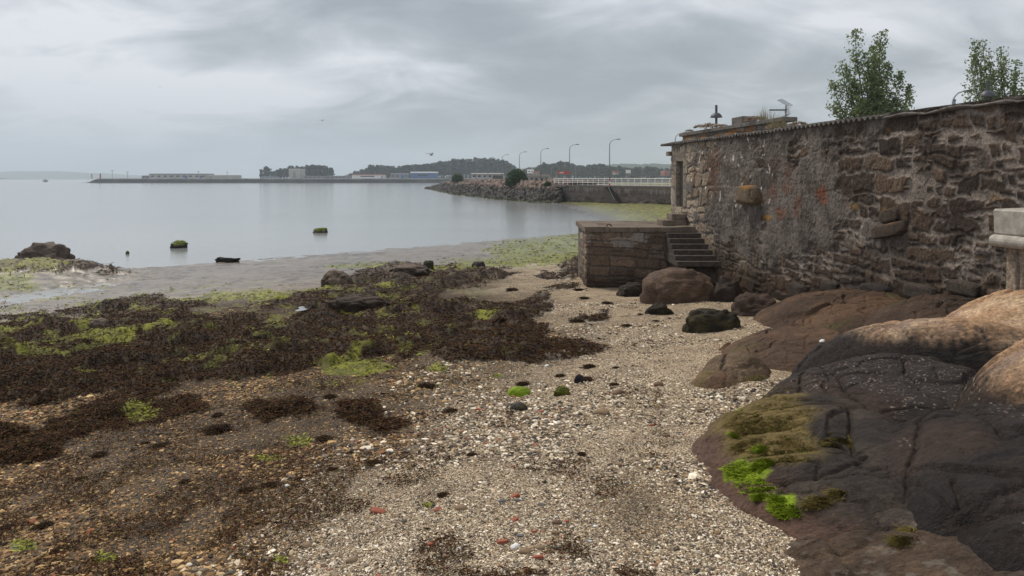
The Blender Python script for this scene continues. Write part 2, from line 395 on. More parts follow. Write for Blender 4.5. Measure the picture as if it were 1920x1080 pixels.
GREENS = [(665, 690, 75, 15, 1.1), (262, 775, 38, 18, .9), (500, 556, 60, 11, 1.0), (425, 556, 50, 8, .9), (360, 563, 45, 7, .9), (1010, 472, 85, 24, 1.4), (1065, 455, 55, 16, 1.4), (930, 492, 90, 10, .9), (850, 505, 70, 7, .7),
          (700, 498, 80, 7, .7), (150, 498, 75, 13, .9), (60, 512, 80, 16, .8), (20, 535, 60, 12, .9), (185, 640, 90, 16, .8), (290, 625, 80, 14, .8), (60, 660, 70, 10, .7), (470, 760, 30, 12, .3), (500, 860, 50, 16, .55), (560, 830, 40, 14, .4),
          (920, 594, 28, 8, .9), (820, 694, 20, 6, 1), (935, 702, 14, 5, 1.1), (640, 500, 50, 6, .6), (45, 1018, 26, 10, .9), (200, 1045, 25, 8, .8), (525, 1048, 14, 7, .9), (800, 945, 10, 5, .8), (600, 650, 60, 10, .4), (700, 765, 20, 8, .5),
          (720, 540, 40, 8, .7), (600, 545, 50, 8, .7), (210, 565, 60, 7, .7), (1100, 455, 40, 20, .9), (270, 498, 60, 5, .7)]

def shore_masks(X, D):
    zb = base_z(X, D); px, py = to_px(X, D, zb)
    nz = fbm(X * .9, D * .7, 0, 11, 5); nf = fbm(X * 3.2, D * 2.4, 0, 12, 4)
    sc = np.interp(py, [480, 560, 700, 850, 1080], [9, 16, 26, 32, 40])
    w = poly_sd(px, py, MAIN) / sc
    for p in PATCHES: w = np.maximum(w, np.minimum(poly_sd(px, py, p) / sc * 1.6, 1.6))
    hole = fbm(X * .55 + 3, D * .45, 0, 14, 4)
    w = w + nz * 1.25 + nf * .75 - np.clip(hole - .06, 0, 1) * 3.8 + .08
    # left mound with its weed
    ml = np.exp(-((X - MOUND[0]) / 4.8) ** 2 - ((D - MOUND[1]) / 2.3) ** 2)
    w = np.maximum(w, np.where(D > 24, ml * 3.4 - 1.6 + nf * 1.2, -9))
    weed = np.where((D > 4) & (D < 46), sst(-.05, .35, w), 0)
    g = np.full(np.shape(X), 0.0)
    for gx, gy, rx, ry, a in GREENS:
        g = np.maximum(g, a * np.exp(-((px - gx) / rx) ** 2 - ((py - gy) / ry) ** 2))
    gn = fbm(X * 2.6, D * 1.9, 0, 21, 5)
    left = np.maximum(sst(620, 150, px), .72 * sst(1100, 700, px)) * sst(510, 560, py) * sst(745, 690, py)
    green = sst(.28, .55, g + gn * .42) * (D < 60) * (D > 3.5)
    green = np.maximum(green, left * sst(.14, .36, gn) * .9)
    far = (D > 50) * sst(.03, .12, zb) * sst(-.35, .0, gn + .12)
    green = np.maximum(green, far * .85)
    hump = np.where((D > 4) & (D < 46), sst(-.2, 1.9, w), 0)
    return zb, px, py, weed, green, nz, nf, hump

def shore(X, D, full=False):
    X = np.asarray(X, float); D = np.asarray(D, float)
    zb, px, py, weed, green, nz, nf, hump = shore_masks(X, D)
    near = (D > -20) & (D < 62)
    lump = np.clip(fbm(X * 1.5, D * 1.5, 0, 31, 4) + .35, 0, 1.2)
    z = zb + near * (.05 * nz * sst(-.1, .5, zb) + .012 * nf)
    z = z + hump * (.02 + .28 * lump * sst(5, 10, D)) + near * .012 * fbm(X * 9, D * 9, 0, 33, 3)
    z = z + near * np.exp(-((X - MOUND[0]) / 5.0) ** 2 - ((D - MOUND[1]) / 2.6) ** 2) * .50 + near * hump * .08 * fbm(X * .7, D * .7, 0, 39, 2) * sst(.1, .3, zb)
    ch = line_d(X, D, CHAN)
    rip = fbm(X * 2.0, D * 4.5, 0, 41, 3)
    z = z - near * np.exp(-(ch / 1.5) ** 2) * (.135 - .06 * rip) + near * sst(.6, .1, zb) * .034 * rip
    z = z + sst(60, 75, D) * (D < 170) * .06 * fbm(X * .6, D * .6, 0, 35, 4)
    if not full: return z
    return z, zb, px, py, weed, green, nz, nf, ch

def gz(x, d): return float(shore(np.array([x]), np.array([d]))[0])

def at(px, py):
    """ground point seen at a photo pixel"""
    ds = np.geomspace(2.2, 140, 3500); xs = (px - CX) / F * ds
    zr = H - (py - HY) / F * ds; k = np.argmax(zr <= shore(xs, ds))
    return float(xs[k]), float(ds[k]), float(shore(xs[k:k+1], ds[k:k+1])[0])

def build_ground():
    rows = np.concatenate([[-60, -25, -10, -4, 0, 1.2, 2.2], np.geomspace(3.0, 62, 520), np.geomspace(63, 260, 90), [400, 900, 3000, 9000, 20000]])
    t = np.concatenate([[-60, -20, -7, -3.5, -2, -1.3], np.linspace(-.98, .78, 640), [.9, 1.2, 2, 3.5, 7, 20, 60]])
    D = np.repeat(rows[:, None], len(t), 1); X = t[None, :] * np.maximum(D, 3.0) * .75
    z, zb, px, py, weed, green, nz, nf, ch = shore(X, D, True)
    # colours the ground itself has
    c = np.zeros(X.shape + (3,)); c[:] = (.20, .168, .136)
    mudn = fbm(X * .5, D * 1.1, 0, 51, 4)
    c = c * (1 + .35 * mudn)[..., None]
    fleck = sst(.18, .42, fbm(X * 2.2, D * 5.5, 0, 52, 3) + .25 * fbm(X * .4, D * .5, 0, 53, 2)) * (D < 60); c = c * (1 - .55 * fleck)[..., None]
    c = c * (1 - .55 * sst(48, 58, D) * (D < 170))[..., None]
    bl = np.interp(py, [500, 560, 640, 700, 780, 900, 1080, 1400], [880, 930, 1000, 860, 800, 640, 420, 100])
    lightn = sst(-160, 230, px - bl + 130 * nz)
    dark_strip = np.exp(-((px - 1195) / 85) ** 2 - ((py - 955) / 65) ** 2)
    peb = sst(10.5, 14, (48.3 + X - D) / 1.41421) * sst(-.55, -.1, nz + .5 * nf + lightn + .45)
    peb = np.where(D < 50, peb, 0)
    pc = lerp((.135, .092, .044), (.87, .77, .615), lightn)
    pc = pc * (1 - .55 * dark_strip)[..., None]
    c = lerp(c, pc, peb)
    brown = lerp((.024, .0135, .008), (.052, .030, .016), sst(-.5, .5, nf))
    k = weed * (1 - .25 * sst(.2, .5, nf))
    c = lerp(c, brown, k); peb = peb * (1 - np.clip(k * 1.3, 0, 1))
    gcol = lerp((.10, .10, .012), (.21, .215, .018), sst(-.4, .5, fbm(X * 4, D * 3, 0, 61, 3)))
    gk = green * .95
    c = lerp(c, gcol, gk); peb = peb * (1 - gk)
    wet = np.clip(sst(.45, .05, zb) + .5 * sst(900, 300, px) * sst(700, 900, py), 0, 1) * (1 - weed * .6)
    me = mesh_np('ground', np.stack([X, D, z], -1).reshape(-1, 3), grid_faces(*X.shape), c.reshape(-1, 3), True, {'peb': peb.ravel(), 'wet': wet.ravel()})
    tag(link('beach_ground', me, M['ground']), kind='structure')
build_ground()

def sheet(name, pts, m, kind='structure'):
    me = bpy.data.meshes.new(name); me.from_pydata(pts, [], [tuple(range(len(pts)))]); me.update()
    return tag(link(name, me, m), kind=kind)
sheet('sea_water', [(-20000, -200, 0), (20000, -200, 0), (20000, 20000, 0), (-20000, 20000, 0)], M['water'])

# pool among the weed
def pool(px, py, wx, wy):
    x, d, z = at(px, py); n = 36; pts = []
    for k in range(n):
        a = 2 * math.pi * k / n; r = 1 + .3 * math.sin(3 * a + 1) + .12 * math.sin(5 * a)
        pts.append((x + wx * r * math.cos(a), d + wy * r * math.sin(a), z + .02))
    return sheet('tide_pool', pts, M['water'])
pool(572, 581, .20, .34)

# ------------------------------------------------------------------ loose shells and pebbles
def ico(sub):
    bm = bmesh.new(); bmesh.ops.create_icosphere(bm, subdivisions=sub, radius=1)
    v = np.array([p.co[:] for p in bm.verts]); f = np.array([[q.index for q in p.verts] for p in bm.faces]); bm.free(); return v, f
ICO = {k: ico(k) for k in (1, 2, 3, 4, 5)}

def scatter(shapes, pos, size, yaw, tilt, cols, nrm=None):
    """many copies of small shapes gathered in one mesh"""
    Vs, Fs, Cs = [], [], []; off = 0; n = len(pos); which = rng.integers(0, len(shapes), n)
    for k, (sv_, sf) in enumerate(shapes):
        i = np.where(which == k)[0]
        if not len(i): continue
        cy, sy = np.cos(yaw[i]), np.sin(yaw[i]); ct, stl = np.cos(tilt[i]), np.sin(tilt[i])
        v = sv_[None] * size[i][:, None, None] if size.ndim == 1 else sv_[None] * size[i][:, None, :]
        x, y, z = v[..., 0], v[..., 1], v[..., 2]
        y, z = y * ct[:, None] - z * stl[:, None], y * stl[:, None] + z * ct[:, None]
        x, y = x * cy[:, None] - y * sy[:, None], x * sy[:, None] + y * cy[:, None]
        V = np.stack([x, y, z], -1) + pos[i][:, None, :]
        Vs.append(V.reshape(-1, 3)); Fs.append((sf[None] + (np.arange(len(i)) * len(sv_))[:, None, None]).reshape(-1, sf.shape[1]) + off)
        Cs.append(np.repeat(cols[i], len(sv_), 0)); off += len(i) * len(sv_)
    return np.concatenate(Vs), np.concatenate(Fs), np.concatenate(Cs)

def pebble_shapes():
    out = []
    v, f = ICO[1]
    for k in range(6):
        a = v * (1 + .22 * rng.standard_normal((len(v), 1))); a = a * [1, rng.uniform(.6, .9), rng.uniform(.3, .6)]; out.append((a, f))
    th = np.linspace(0, 2 * np.pi, 7)[:-1]
    flakes = []
    for k in range(6):                               # broken shell flakes: a shallow cap
        r = 1 + .3 * rng.standard_normal(6)
        a = np.concatenate([[[0, 0, .28]], np.stack([r * np.cos(th), .7 * r * np.sin(th), np.zeros(6)], -1), [[0, 0, -.12]]])
        f2 = [[0, 1 + i, 1 + (i + 1) % 6] for i in range(6)] + [[7, 1 + (i + 1) % 6, 1 + i] for i in range(6)]
        flakes.append((a, np.array(f2)))
    return out, flakes
PEB, FLAKE = pebble_shapes()
PAL = np.array([(.045, .042, .043), (.10, .088, .075), (.17, .145, .12), (.26, .205, .15), (.34, .26, .18), (.44, .36, .26), (.60, .54, .45), (.80, .77, .70), (.86, .84, .80), (.30, .11, .07), (.12, .075, .05)])

def build_gravel():
    n = 300000
    px = rng.uniform(-80, 1500, n); py = 565 + (1150 - 565) * rng.uniform(0, 1, n) ** 1.05
    X, D = ground_of(px, py)
    z, zb, gx, gy, weed, green, nz, nf, ch = shore(X, D, True)
    bl = np.interp(py, [500, 560, 640, 700, 780, 900, 1080, 1400], [880, 930, 1000, 860, 800, 640, 420, 100])
    lightn = sst(-160, 230, px - bl + 130 * nz)
    ok = (weed < .3) & (green < .5) & (rng.uniform(0, 1, n) < .95 - .2 * lightn + .8 * fbm(X * .7, D * .7, 0, 17, 4)) & ((48.3 + X - D) / 1.414 > 14)
    px, py, X, D, z, lightn = (a[ok] for a in (px, py, X, D, z, lightn)); n = len(X)
    dark = np.exp(-((px - 1195) / 85) ** 2 - ((py - 955) / 65) ** 2)
    size = np.exp(rng.normal(math.log(.0072), .46, n)) * np.interp(D, [4, 12, 20], [1, 1.35, 1.7]) * (1 - .4 * dark)
    size = size * np.where(lightn < .5, 1.3, 1.0) * (.62 + .85 * sst(-.35, .5, fbm(X * .8, D * .8, 0, 19, 3)))
    size = np.clip(size, .0035, .045)
    u = rng.uniform(0, 1, n)
    wl = np.array([.15, .14, .12, .09, .08, .09, .13, .14, .09, .012, .05]); wd = np.array([.20, .16, .13, .13, .14, .11, .06, .025, .008, .012, .10])
    cl, cd = np.cumsum(wl / wl.sum()), np.cumsum(wd / wd.sum())
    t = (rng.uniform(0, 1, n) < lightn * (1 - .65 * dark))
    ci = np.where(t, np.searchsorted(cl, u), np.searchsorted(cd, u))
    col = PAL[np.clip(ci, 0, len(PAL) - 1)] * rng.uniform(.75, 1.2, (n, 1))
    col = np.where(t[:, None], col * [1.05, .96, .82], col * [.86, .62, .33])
    pos = np.stack([X, D, z + size * .12], -1)
    yaw = rng.uniform(0, 6.28, n); tilt = rng.normal(0, .35, n)
    fl = rng.uniform(0, 1, n) < .55
    V1, F1, C1 = scatter(PEB, pos[~fl], size[~fl], yaw[~fl], tilt[~fl], col[~fl]); V2, F2, C2 = scatter(FLAKE, pos[fl], size[fl] * 1.25, yaw[fl], tilt[fl], col[fl])
    me = mesh_np('shell_gravel', np.concatenate([V1, V2]), np.concatenate([F1, F2 + len(V1)]), np.concatenate([C1, C2]))
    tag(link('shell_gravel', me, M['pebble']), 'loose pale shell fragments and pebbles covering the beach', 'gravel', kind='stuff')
build_gravel()

# ------------------------------------------------------------------ brown seaweed and green algae
def fronds(X, D, Z, length, width, yaw, lift, cols, nx=None):
    """curved strips: 4 pairs of points each"""
    n = len(X); ts = np.array([0, .34, .7, 1.0]); prof = np.array([.55, 1.0, .8, .25])
    bend = rng.normal(0, .9, n); V = np.zeros((n, 8, 3))
    for k, t in enumerate(ts):
        a = yaw + bend * t; x = X + length * t * np.cos(yaw + bend * t * .5); y = D + length * t * np.sin(yaw + bend * t * .5)
        z = Z + lift * (4 * t * (1 - t * .8)) * .5
        tw = rng.normal(0, .5, n)
        for s, j in ((-1, 0), (1, 1)):
            V[:, 2*k+j, 0] = x - s * np.sin(a) * width * prof[k]; V[:, 2*k+j, 1] = y + s * np.cos(a) * width * prof[k]; V[:, 2*k+j, 2] = z + s * width * prof[k] * tw
    q = np.array([[0, 1, 3, 2], [2, 3, 5, 4], [4, 5, 7, 6]])
    return V.reshape(-1, 3), (q[None] + (np.arange(n) * 8)[:, None, None]).reshape(-1, 4), np.repeat(cols, 8, 0)

def build_weed():
    n = 330000
    px = rng.uniform(-120, 1170, n); py = rng.uniform(478, 930, n)
    X, D = ground_of(px, py); z, zb, gx, gy, weed, green, nz, nf, ch = shore(X, D, True)
    gsel = rng.uniform(0, 1, n) < green * .8
    ok = (rng.uniform(0, 1, n) < weed) & ~gsel
    x, d, zz = X[ok], D[ok], z[ok]; n1 = len(x)
    sc = np.interp(d, [6, 12, 30], [.6, .85, 1.5])
    base = np.array([(.026, .0110, .0050), (.043, .0185, .0080), (.070, .031, .012), (.115, .055, .018), (.08, .066, .016)])
    ci = np.searchsorted(np.cumsum([.36, .30, .17, .08, .09]), rng.uniform(0, .999, n1))
    col = base[ci] * rng.uniform(.7, 1.3, (n1, 1))
    V, Fc, C = fronds(x, d, zz + .005, rng.uniform(.035, .11, n1) * sc, rng.uniform(.005, .012, n1) * sc, rng.uniform(0, 6.28, n1), rng.uniform(.008, .04, n1) * sc, col)
    # torn scraps and a few long thongs strewn over the gravel in front
    n = 90000; px = rng.uniform(-120, 1250, n); py = rng.uniform(560, 1090, n); X, D = ground_of(px, py); z2, zb, gx, gy, weed, green, nz, nf, ch = shore(X, D, True)
    pr = sst(.06, .40, fbm(X * 2.4, D * 1.8, 0, 44, 4) + .22 * sst(950, 350, px - .5 * (py - 700)) - .12 * sst(600, 1000, px)) * (weed < .4)
    ok = rng.uniform(0, 1, n) < pr * .8; xs, ds_, zs = X[ok], D[ok], z2[ok]; n2 = len(xs); s2 = np.interp(ds_, [4, 12, 30], [.5, .8, 1.4])
    V2, F2, C2 = fronds(xs, ds_, zs + .012, rng.uniform(.02, .10, n2) * s2, rng.uniform(.004, .010, n2) * s2, rng.uniform(0, 6.28, n2), rng.uniform(.004, .03, n2) * s2, base[rng.choice(5, n2, p=[.34, .3, .18, .06, .12])] * rng.uniform(.8, 1.5, (n2, 1)))
    k = rng.choice(n1, 3000); V3, F3, C3 = fronds(x[k], d[k], zz[k] + .01, rng.uniform(.15, .3, 3000) * sc[k], rng.uniform(.006, .012, 3000) * sc[k], rng.uniform(0, 6.28, 3000), rng.uniform(.01, .04, 3000), base[rng.integers(0, 4, 3000)] * rng.uniform(.6, 1.0, (3000, 1)))
    F2 = F2 + len(V); F3 = F3 + len(V) + len(V2); V = np.concatenate([V, V2, V3]); Fc = np.concatenate([Fc, F2, F3]); C = np.concatenate([C, C2, C3])
    tag(link('brown_seaweed', mesh_np('brown_seaweed', V, Fc, C), M['weed']), 'dark brown seaweed matted over the rocky beach', 'seaweed', kind='stuff')
    n = 60000
    px = rng.uniform(-120, 1110, n); py = rng.uniform(436, 1080, n)
    X, D = ground_of(px, py); z, zb, gx, gy, weed, green, nz, nf, ch = shore(X, D, True)
    ok = rng.uniform(0, 1, n) < green * .9
    x, d, zz = X[ok], D[ok], z[ok]; n1 = len(x); sc = np.interp(d, [5, 12, 40], [.55, .85, 2.2])
    base = np.array([(.15, .155, .014), (.23, .24, .018), (.30, .32, .025), (.11, .10, .018)])
    col = base[rng.integers(0, 4, n1)] * rng.uniform(.7, 1.25, (n1, 1))
    V, Fc, C = fronds(x, d, zz + .004, rng.uniform(.04, .12, n1) * sc, rng.uniform(.006, .016, n1) * sc, rng.uniform(0, 6.28, n1), rng.uniform(.008, .03, n1) * sc, col)
    tag(link('green_seaweed', mesh_np('green_seaweed', V, Fc, C), M['algae']), 'bright yellow green sea lettuce lying in patches on the beach', 'seaweed', kind='stuff')
build_weed()

# isolated clumps of weed
def clump_mesh(seed, k):
    r = np.random.default_rng(seed); n = 700; m = 3 + k % 3
    ox, oy, rr0 = r.uniform(-.24, .24, m), r.uniform(-.2, .2, m), r.uniform(.25, .55, m); w = r.integers(0, m, n)
    a = r.uniform(0, 6.28, n); rr = np.abs(r.normal(0, .55, n)); x = ox[w] + rr0[w] * rr * np.cos(a) * 1.3; y = oy[w] + rr0[w] * rr * np.sin(a)
    z = .16 * np.exp(-rr ** 2) * r.uniform(.3, 1.2, n) * (rr0[w] / .5)
    base = np.array([(.020, .0105, .006), (.036, .019, .0095), (.062, .034, .015), (.07, .06, .018)])
    col = base[np.searchsorted([.42, .78, .93, 1.0], r.uniform(0, .999, n))] * r.uniform(.7, 1.3, (n, 1))
    V, Fc, C = fronds(x, y, z, r.uniform(.12, .45, n), r.uniform(.014, .036, n), a + r.normal(0, 1.0, n), r.uniform(.03, .28, n), col)
    return mesh_np('seaweed_clump', V, Fc, C)
CLUMPS = [clump_mesh(100 + k, k) for k in range(6)]
for me in CLUMPS: me.materials.append(M['weed'])
CLALL = [(185, 855, 44), (300, 838, 44), (410, 808, 50), (465, 832, 66), (610, 825, 40), (505, 912, 44), (460, 922, 40), (622, 881, 24), (78, 990, 46), (14, 992, 46), (190, 996, 20), (110, 1036, 40), (830, 930, 38), (885, 854, 26), (1090, 853, 26),
      (845, 772, 36), (800, 728, 44), (800, 757, 34), (620, 745, 40), (75, 757, 52), (1050, 706, 36), (1100, 713, 42), (1150, 722, 24), (1105, 689, 34), (465, 765, 44), (410, 780, 40), (270, 832, 30), (700, 870, 34), (980, 722, 30),
      (1080, 604, 36), (1085, 545, 26), (1110, 571, 30), (1140, 570, 36), (1095, 560, 20), (960, 545, 34), (1200, 590, 18), (1175, 612, 20), (1230, 603, 16), (1300, 633, 20), (940, 600, 24), (1155, 690, 20), (655, 850, 26), (345, 905, 30), (150, 900, 34), (560, 900, 26), (70, 905, 40)]
CL = [c for i, c in enumerate(CLALL) if i % 7 != 3]
CLN = [("dark brown seaweed clump lying on brown gravel in the left foreground", lambda p: p[0] < 560 and p[1] >= 890), ("dark brown seaweed clump on gravel just in front of the main seaweed bed", lambda p: p[0] < 700),
       ("dark brown seaweed clump on open shell gravel in the middle of the beach", lambda p: p[1] > 660), ("small dark seaweed clump on pale shells near the stone jetty", lambda p: True)]
for i, p in enumerate(CL):
    x, d, z = at(p[0], p[1]); o = tag(link('seaweed_clump', CLUMPS[i % 6]), next(l for l, f in CLN if f(p)), 'seaweed clump', 'loose seaweed clumps on the gravel')
    s = p[2] / F * d * .52; s *= rng.uniform(.75, 1.25); o.location = (x, d, z); o.scale = (s, s * rng.uniform(.8, 1.3), s * .9); o.rotation_euler = (0, 0, rng.uniform(-1.2, 1.2))
# ------------------------------------------------------------------ masonry
WD = np.array([1.8, -12.1]); WD = WD / np.linalg.norm(WD)         # the long wall runs towards the viewer
W0 = np.array([5.67, 23.0]) - WD * 2.12                            # its far end
def wall_sd(px):
    """distance along the long wall seen at a photo column, and its depth"""
    k = (px - CX) / F; a = .14876; d = (5.67 + a * 23) / (k + a)
    return (W0[1] - d) / -WD[1], d
def wall_pt(px, py):
    s, d = wall_sd(px); return s, H - (py - HY) / F * d

def stones(S, Z, seed, rh, sw, warp=.06, split=.25):
    """irregular courses: random numbers and the distance to the joint for every point"""
    r = np.random.default_rng(seed)
    S = S + warp * fbm(S * 2.1, Z * 2.1, 0, seed + 1, 3) + warp * .6 * fbm(S * 7, Z * 7, 0, seed + 5, 2)
    Z = Z + warp * fbm(S * 1.6, Z * 2.6, 5, seed + 2, 3) + warp * .5 * fbm(S * 7, Z * 7, 3, seed + 6, 2) + .12 * fbm(S * .35, 0, 0, seed + 3, 2)
    e = [Z.min() - .5]
    while e[-1] < Z.max() + .5: e.append(e[-1] + r.uniform(*rh))
    e = np.array(e); row = np.clip(np.searchsorted(e, Z) - 1, 0, len(e) - 2)
    dist = np.zeros(S.shape); ids = np.zeros(S.shape, int); aa = np.zeros(S.shape); bb = np.zeros(S.shape)
    for k in range(len(e) - 1):
        m = row == k
        if not m.any(): continue
        c = [S.min() - 1.5 + r.uniform(0, 1)]
        while c[-1] < S.max() + .6: c.append(c[-1] + r.uniform(*sw) * (1 if r.random() < .75 else .5))
        c = np.array(c); sl = r.normal(0, .12, len(c)); s = S[m]; z = Z[m]; zm = (e[k] + e[k+1]) / 2
        j = np.clip(np.searchsorted(c, s) - 1, 0, len(c) - 2)
        l = s - c[j] - sl[j] * (z - zm); rr = c[j+1] + sl[j+1] * (z - zm) - s
        lo, hi = np.full(len(s), e[k]), np.full(len(s), e[k+1]); sp = r.random(len(c)) < split; cut = e[k] + (e[k+1] - e[k]) * r.uniform(.35, .65, len(c))
        up = sp[j] & (z > cut[j]); dn = sp[j] & ~up
        lo[up] = cut[j][up]; hi[dn] = cut[j][dn]
        b = z - lo; t = hi - z
        dd = np.maximum(np.minimum(l, rr), 0); de = np.maximum(np.minimum(b, t), 0)
        q = .10; dist[m] = np.minimum(dd, de) - np.where((dd < q) & (de < q), (np.sqrt((q - dd) ** 2 + (q - de) ** 2) - q).clip(0) * .9, 0)
        ids[m] = k * 1000 + j * 2 + up; aa[m] = (s - (c[j] + c[j+1]) / 2); bb[m] = (z - (lo + hi) / 2)
    h = lambda q: hsh(ids, ids * 0 + q, ids * 0, seed)
    return dist, h, aa, bb

def stone_house():
    root = empty('stone_shed', (W0[0], W0[1], 2.42))
    tag(root, 'long weathered stone shed with corrugated roof edge, standing above the shore rocks', 'building')
    o3 = np.array([W0[0], W0[1], 2.42])
    Lw, z0, z1 = 15.9, .5, 5.12
    S, Z = np.meshgrid(np.concatenate([np.linspace(0, 8, 330), np.linspace(8.012, Lw, 640)]), np.linspace(z0, z1, 330))
    dist, h, aa, bb = stones(S, Z, 5, (.24, .56), (.40, 1.25), .11)
    d2, h2, a2, b2 = stones(S, Z, 9, (.14, .30), (.2, .55), .09)                    # smaller rubble
    small = fbm(S * .5, Z * .8, 0, 71, 3) > .12
    dist = np.where(small, d2, dist); a_, b_ = np.where(small, a2, aa), np.where(small, b2, bb)
    hh = lambda q: np.where(small, h2(q), h(q))
    d = W0[1] + WD[1] * S; px, py = CX + F * (W0[0] + WD[0] * S) / d, HY + (H - Z) * F / d
    joint = .008 + .022 * hh(3) ** 2 + .016 * fbm(S * 5, Z * 5, 0, 73, 3)
    face = sst(0, .045, dist - joint)
    # render that still covers the middle of the wall
    pn = fbm(S * 1.1, Z * 1.1, 0, 75, 5)
    cover = sst(1290, 1380, px) * sst(1700, 1560, px) * sst(500, 440, py) * .55 + sst(5.0, 5.12, Z) * .2 + sst(1600, 1700, px) * sst(262, 225, py) * .35 - sst(480, 540, py) * .3 - .12 * sst(1600, 1700, px) + .22 * sst(1255, 1275, px) * sst(1300, 1282, px) * sst(330, 290, py)
    pl = sst(-.02, .22, pn * .75 + cover - .28 + .12 * (hh(8) - .5))
    joint = joint + .06 * sst(.1, .55, fbm(S * 1.3, Z * 1.3, 0, 74, 3)) * sst(1560, 1660, px); face = sst(0, .045, dist - joint); far_ = sst(5.5, 2.5, S); out = (1 - .55 * far_) * face * (.016 + .028 * hh(1) + a_ * (hh(5) - .5) * .08 + b_ * (hh(6) - .5) * .10)
    out = out * (1 - .8 * pl) + pl * .05 + .02 * fbm(S * 3, Z * 3, 0, 77, 4) + .012 * fbm(S * 14, Z * 14, 0, 78, 3)
    # colours
    tan = lerp((.37, .275, .185), (.47, .40, .31), hh(11)); dark = lerp((.040, .028, .022), (.094, .063, .044), hh(12) ** 1.4)  # tan is the stone's own tone, lifted as if turned to the light
    dark = np.where((hh(13) > .86)[..., None], np.array((.125, .085, .058)), dark)
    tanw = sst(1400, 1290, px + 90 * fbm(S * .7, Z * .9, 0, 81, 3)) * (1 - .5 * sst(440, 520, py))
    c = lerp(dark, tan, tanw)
    spk = fbm(S * 22, Z * 22, 0, 82, 2); c = c * (1 + .35 * spk)[..., None]
    mort = lerp((.085, .067, .055), (.29, .245, .21), sst(-.3, .45, fbm(S * 1.7, Z * 1.7, 0, 83, 4)))
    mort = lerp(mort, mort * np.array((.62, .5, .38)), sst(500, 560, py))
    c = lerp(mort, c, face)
    streak = fbm(S * 9, Z * 4.5, 0, 84, 5); pcol = lerp((.072, .060, .052), (.18, .155, .135), sst(-.6, .6, .55 * streak + .8 * fbm(S * 2, Z * 2, 0, 85, 4)))
    pcol = lerp(pcol, (.19, .175, .155), sst(1330, 1275, px))
    c = lerp(c, pcol, pl)
    # rust coloured and orange patches, pale flecks
    for rx, ry, wx, wy, colr in [(1480, 351, 15, 15, (.22, .07, .035)), (1546, 364, 12, 20, (.26, .08, .035)), (1443, 408, 10, 7, (.45, .20, .02)), (1340, 320, 16, 48, (.17, .075, .04)), (1452, 360, 8, 22, (.20, .08, .045)),
                                 (1425, 372, 18, 14, (.17, .09, .04)), (1470, 400, 16, 12, (.24, .09, .04)), (1480, 330, 8, 30, (.16, .07, .04)), (1606, 388, 7, 7, (.30, .16, .05)), (1665, 243, 6, 5, (.32, .16, .03)), (1455, 310, 14, 16, (.13, .06, .04)),
                                 (1665, 395, 16, 6, (.26, .14, .04)), (1870, 370, 20, 6, (.22, .12, .04)), (1838, 482, 10, 5, (.26, .13, .03)), (1302, 330, 7, 20, (.22, .10, .05)), (1500, 385, 8, 20, (.2, .08, .04))]:
        e = ((px - rx) / wx) ** 2 + ((py - ry) / wy) ** 2 + 1.1 * fbm(S * 5, Z * 5, rx, 86, 3)
        c = lerp(c, np.array(colr) * (.72, .80, .9), sst(1.35, .3, e) * (.40 + .45 * sst(-.3, .3, fbm(S * 9, Z * 9, 0, 88, 3))))
    fl = sst(.52, .60, fbm(S * 7, Z * 4.5, 0, 87, 3)) * sst(1275, 1295, px) * sst(1480, 1420, px) * sst(420, 380, py); c = lerp(c, (.62, .58, .53), fl)
    damp = sst(.35, -.45, Z - np.interp(px, [1280, 1400, 1600, 1900], [1.75, 1.65, 1.75, 2.25]) + .25 * pn); c = lerp(c, c * np.array((.5, .43, .36)), damp)
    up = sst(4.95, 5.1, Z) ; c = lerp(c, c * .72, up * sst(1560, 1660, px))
    # door opening cut back into the wall
    s1, s0 = wall_sd(1281.5)[0], wall_sd(1269)[0]; near_d = sst(.45, .1, np.maximum(np.maximum(s0 - S, S - s1), 0)) * sst(2.9, 3.1, Z) * sst(4.9, 4.7, Z); out = out * (1 - near_d) + .02 * near_d; c = lerp(c, (.20, .18, .155), near_d * .7); zt, zb_ = 4.455, 2.98
    indoor = sst(-.006, .006, np.minimum(np.minimum(S - s0, s1 - S), np.minimum(zt - Z, Z - zb_)))
    out = out * (1 - indoor) - .32 * indoor; c = lerp(c, (.035, .028, .022), indoor)  # recess faces coloured near black, the doorway's shade painted in
    n2 = np.array([WD[1], -WD[0]]); n2 = n2 if n2[0] < 0 else -n2
    P = np.stack([W0[0] + WD[0] * S + n2[0] * out, W0[1] + WD[1] * S + n2[1] * out, Z], -1) - o3
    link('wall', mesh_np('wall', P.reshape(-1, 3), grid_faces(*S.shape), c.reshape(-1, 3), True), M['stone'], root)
    def wp(s, off, z): return (W0[0] + WD[0] * s - n2[0] * off - o3[0], W0[1] + WD[1] * s - n2[1] * off - o3[1], z - 2.42)
    def wbox(sa, sb, oa, ob, za, zb2):
        return [wp(sa, oa, za), wp(sb, oa, za), wp(sb, ob, za), wp(sa, ob, za), wp(sa, oa, zb2), wp(sb, oa, zb2), wp(sb, ob, zb2), wp(sa, ob, zb2)]
    def core(name, *a, m=M['stone'], bevel=0, col=None):
        o = MB().quadbox(wbox(*a)).build(name, m, root, bevel=bevel)
        if m is M['stone']:
            at_ = o.data.attributes.new('Col', 'FLOAT_COLOR', 'POINT'); at_.data.foreach_set('color', np.tile((*(col or (.13, .11, .09)), 1), len(o.data.vertices)).astype(np.float32))
        return o
    core('end_wall', .02, Lw, .12, 3.6, .5, 5.05)
    core('door', s0 + .02, s1 - .02, .25, .30, zb_ + .01, zt - .01, m=M['wood'])
    core('eave_stone', -.18, .06, -.12, .3, H + 43 * 25 / F, H + 51 * 25 / F, col=(.22, .18, .14))
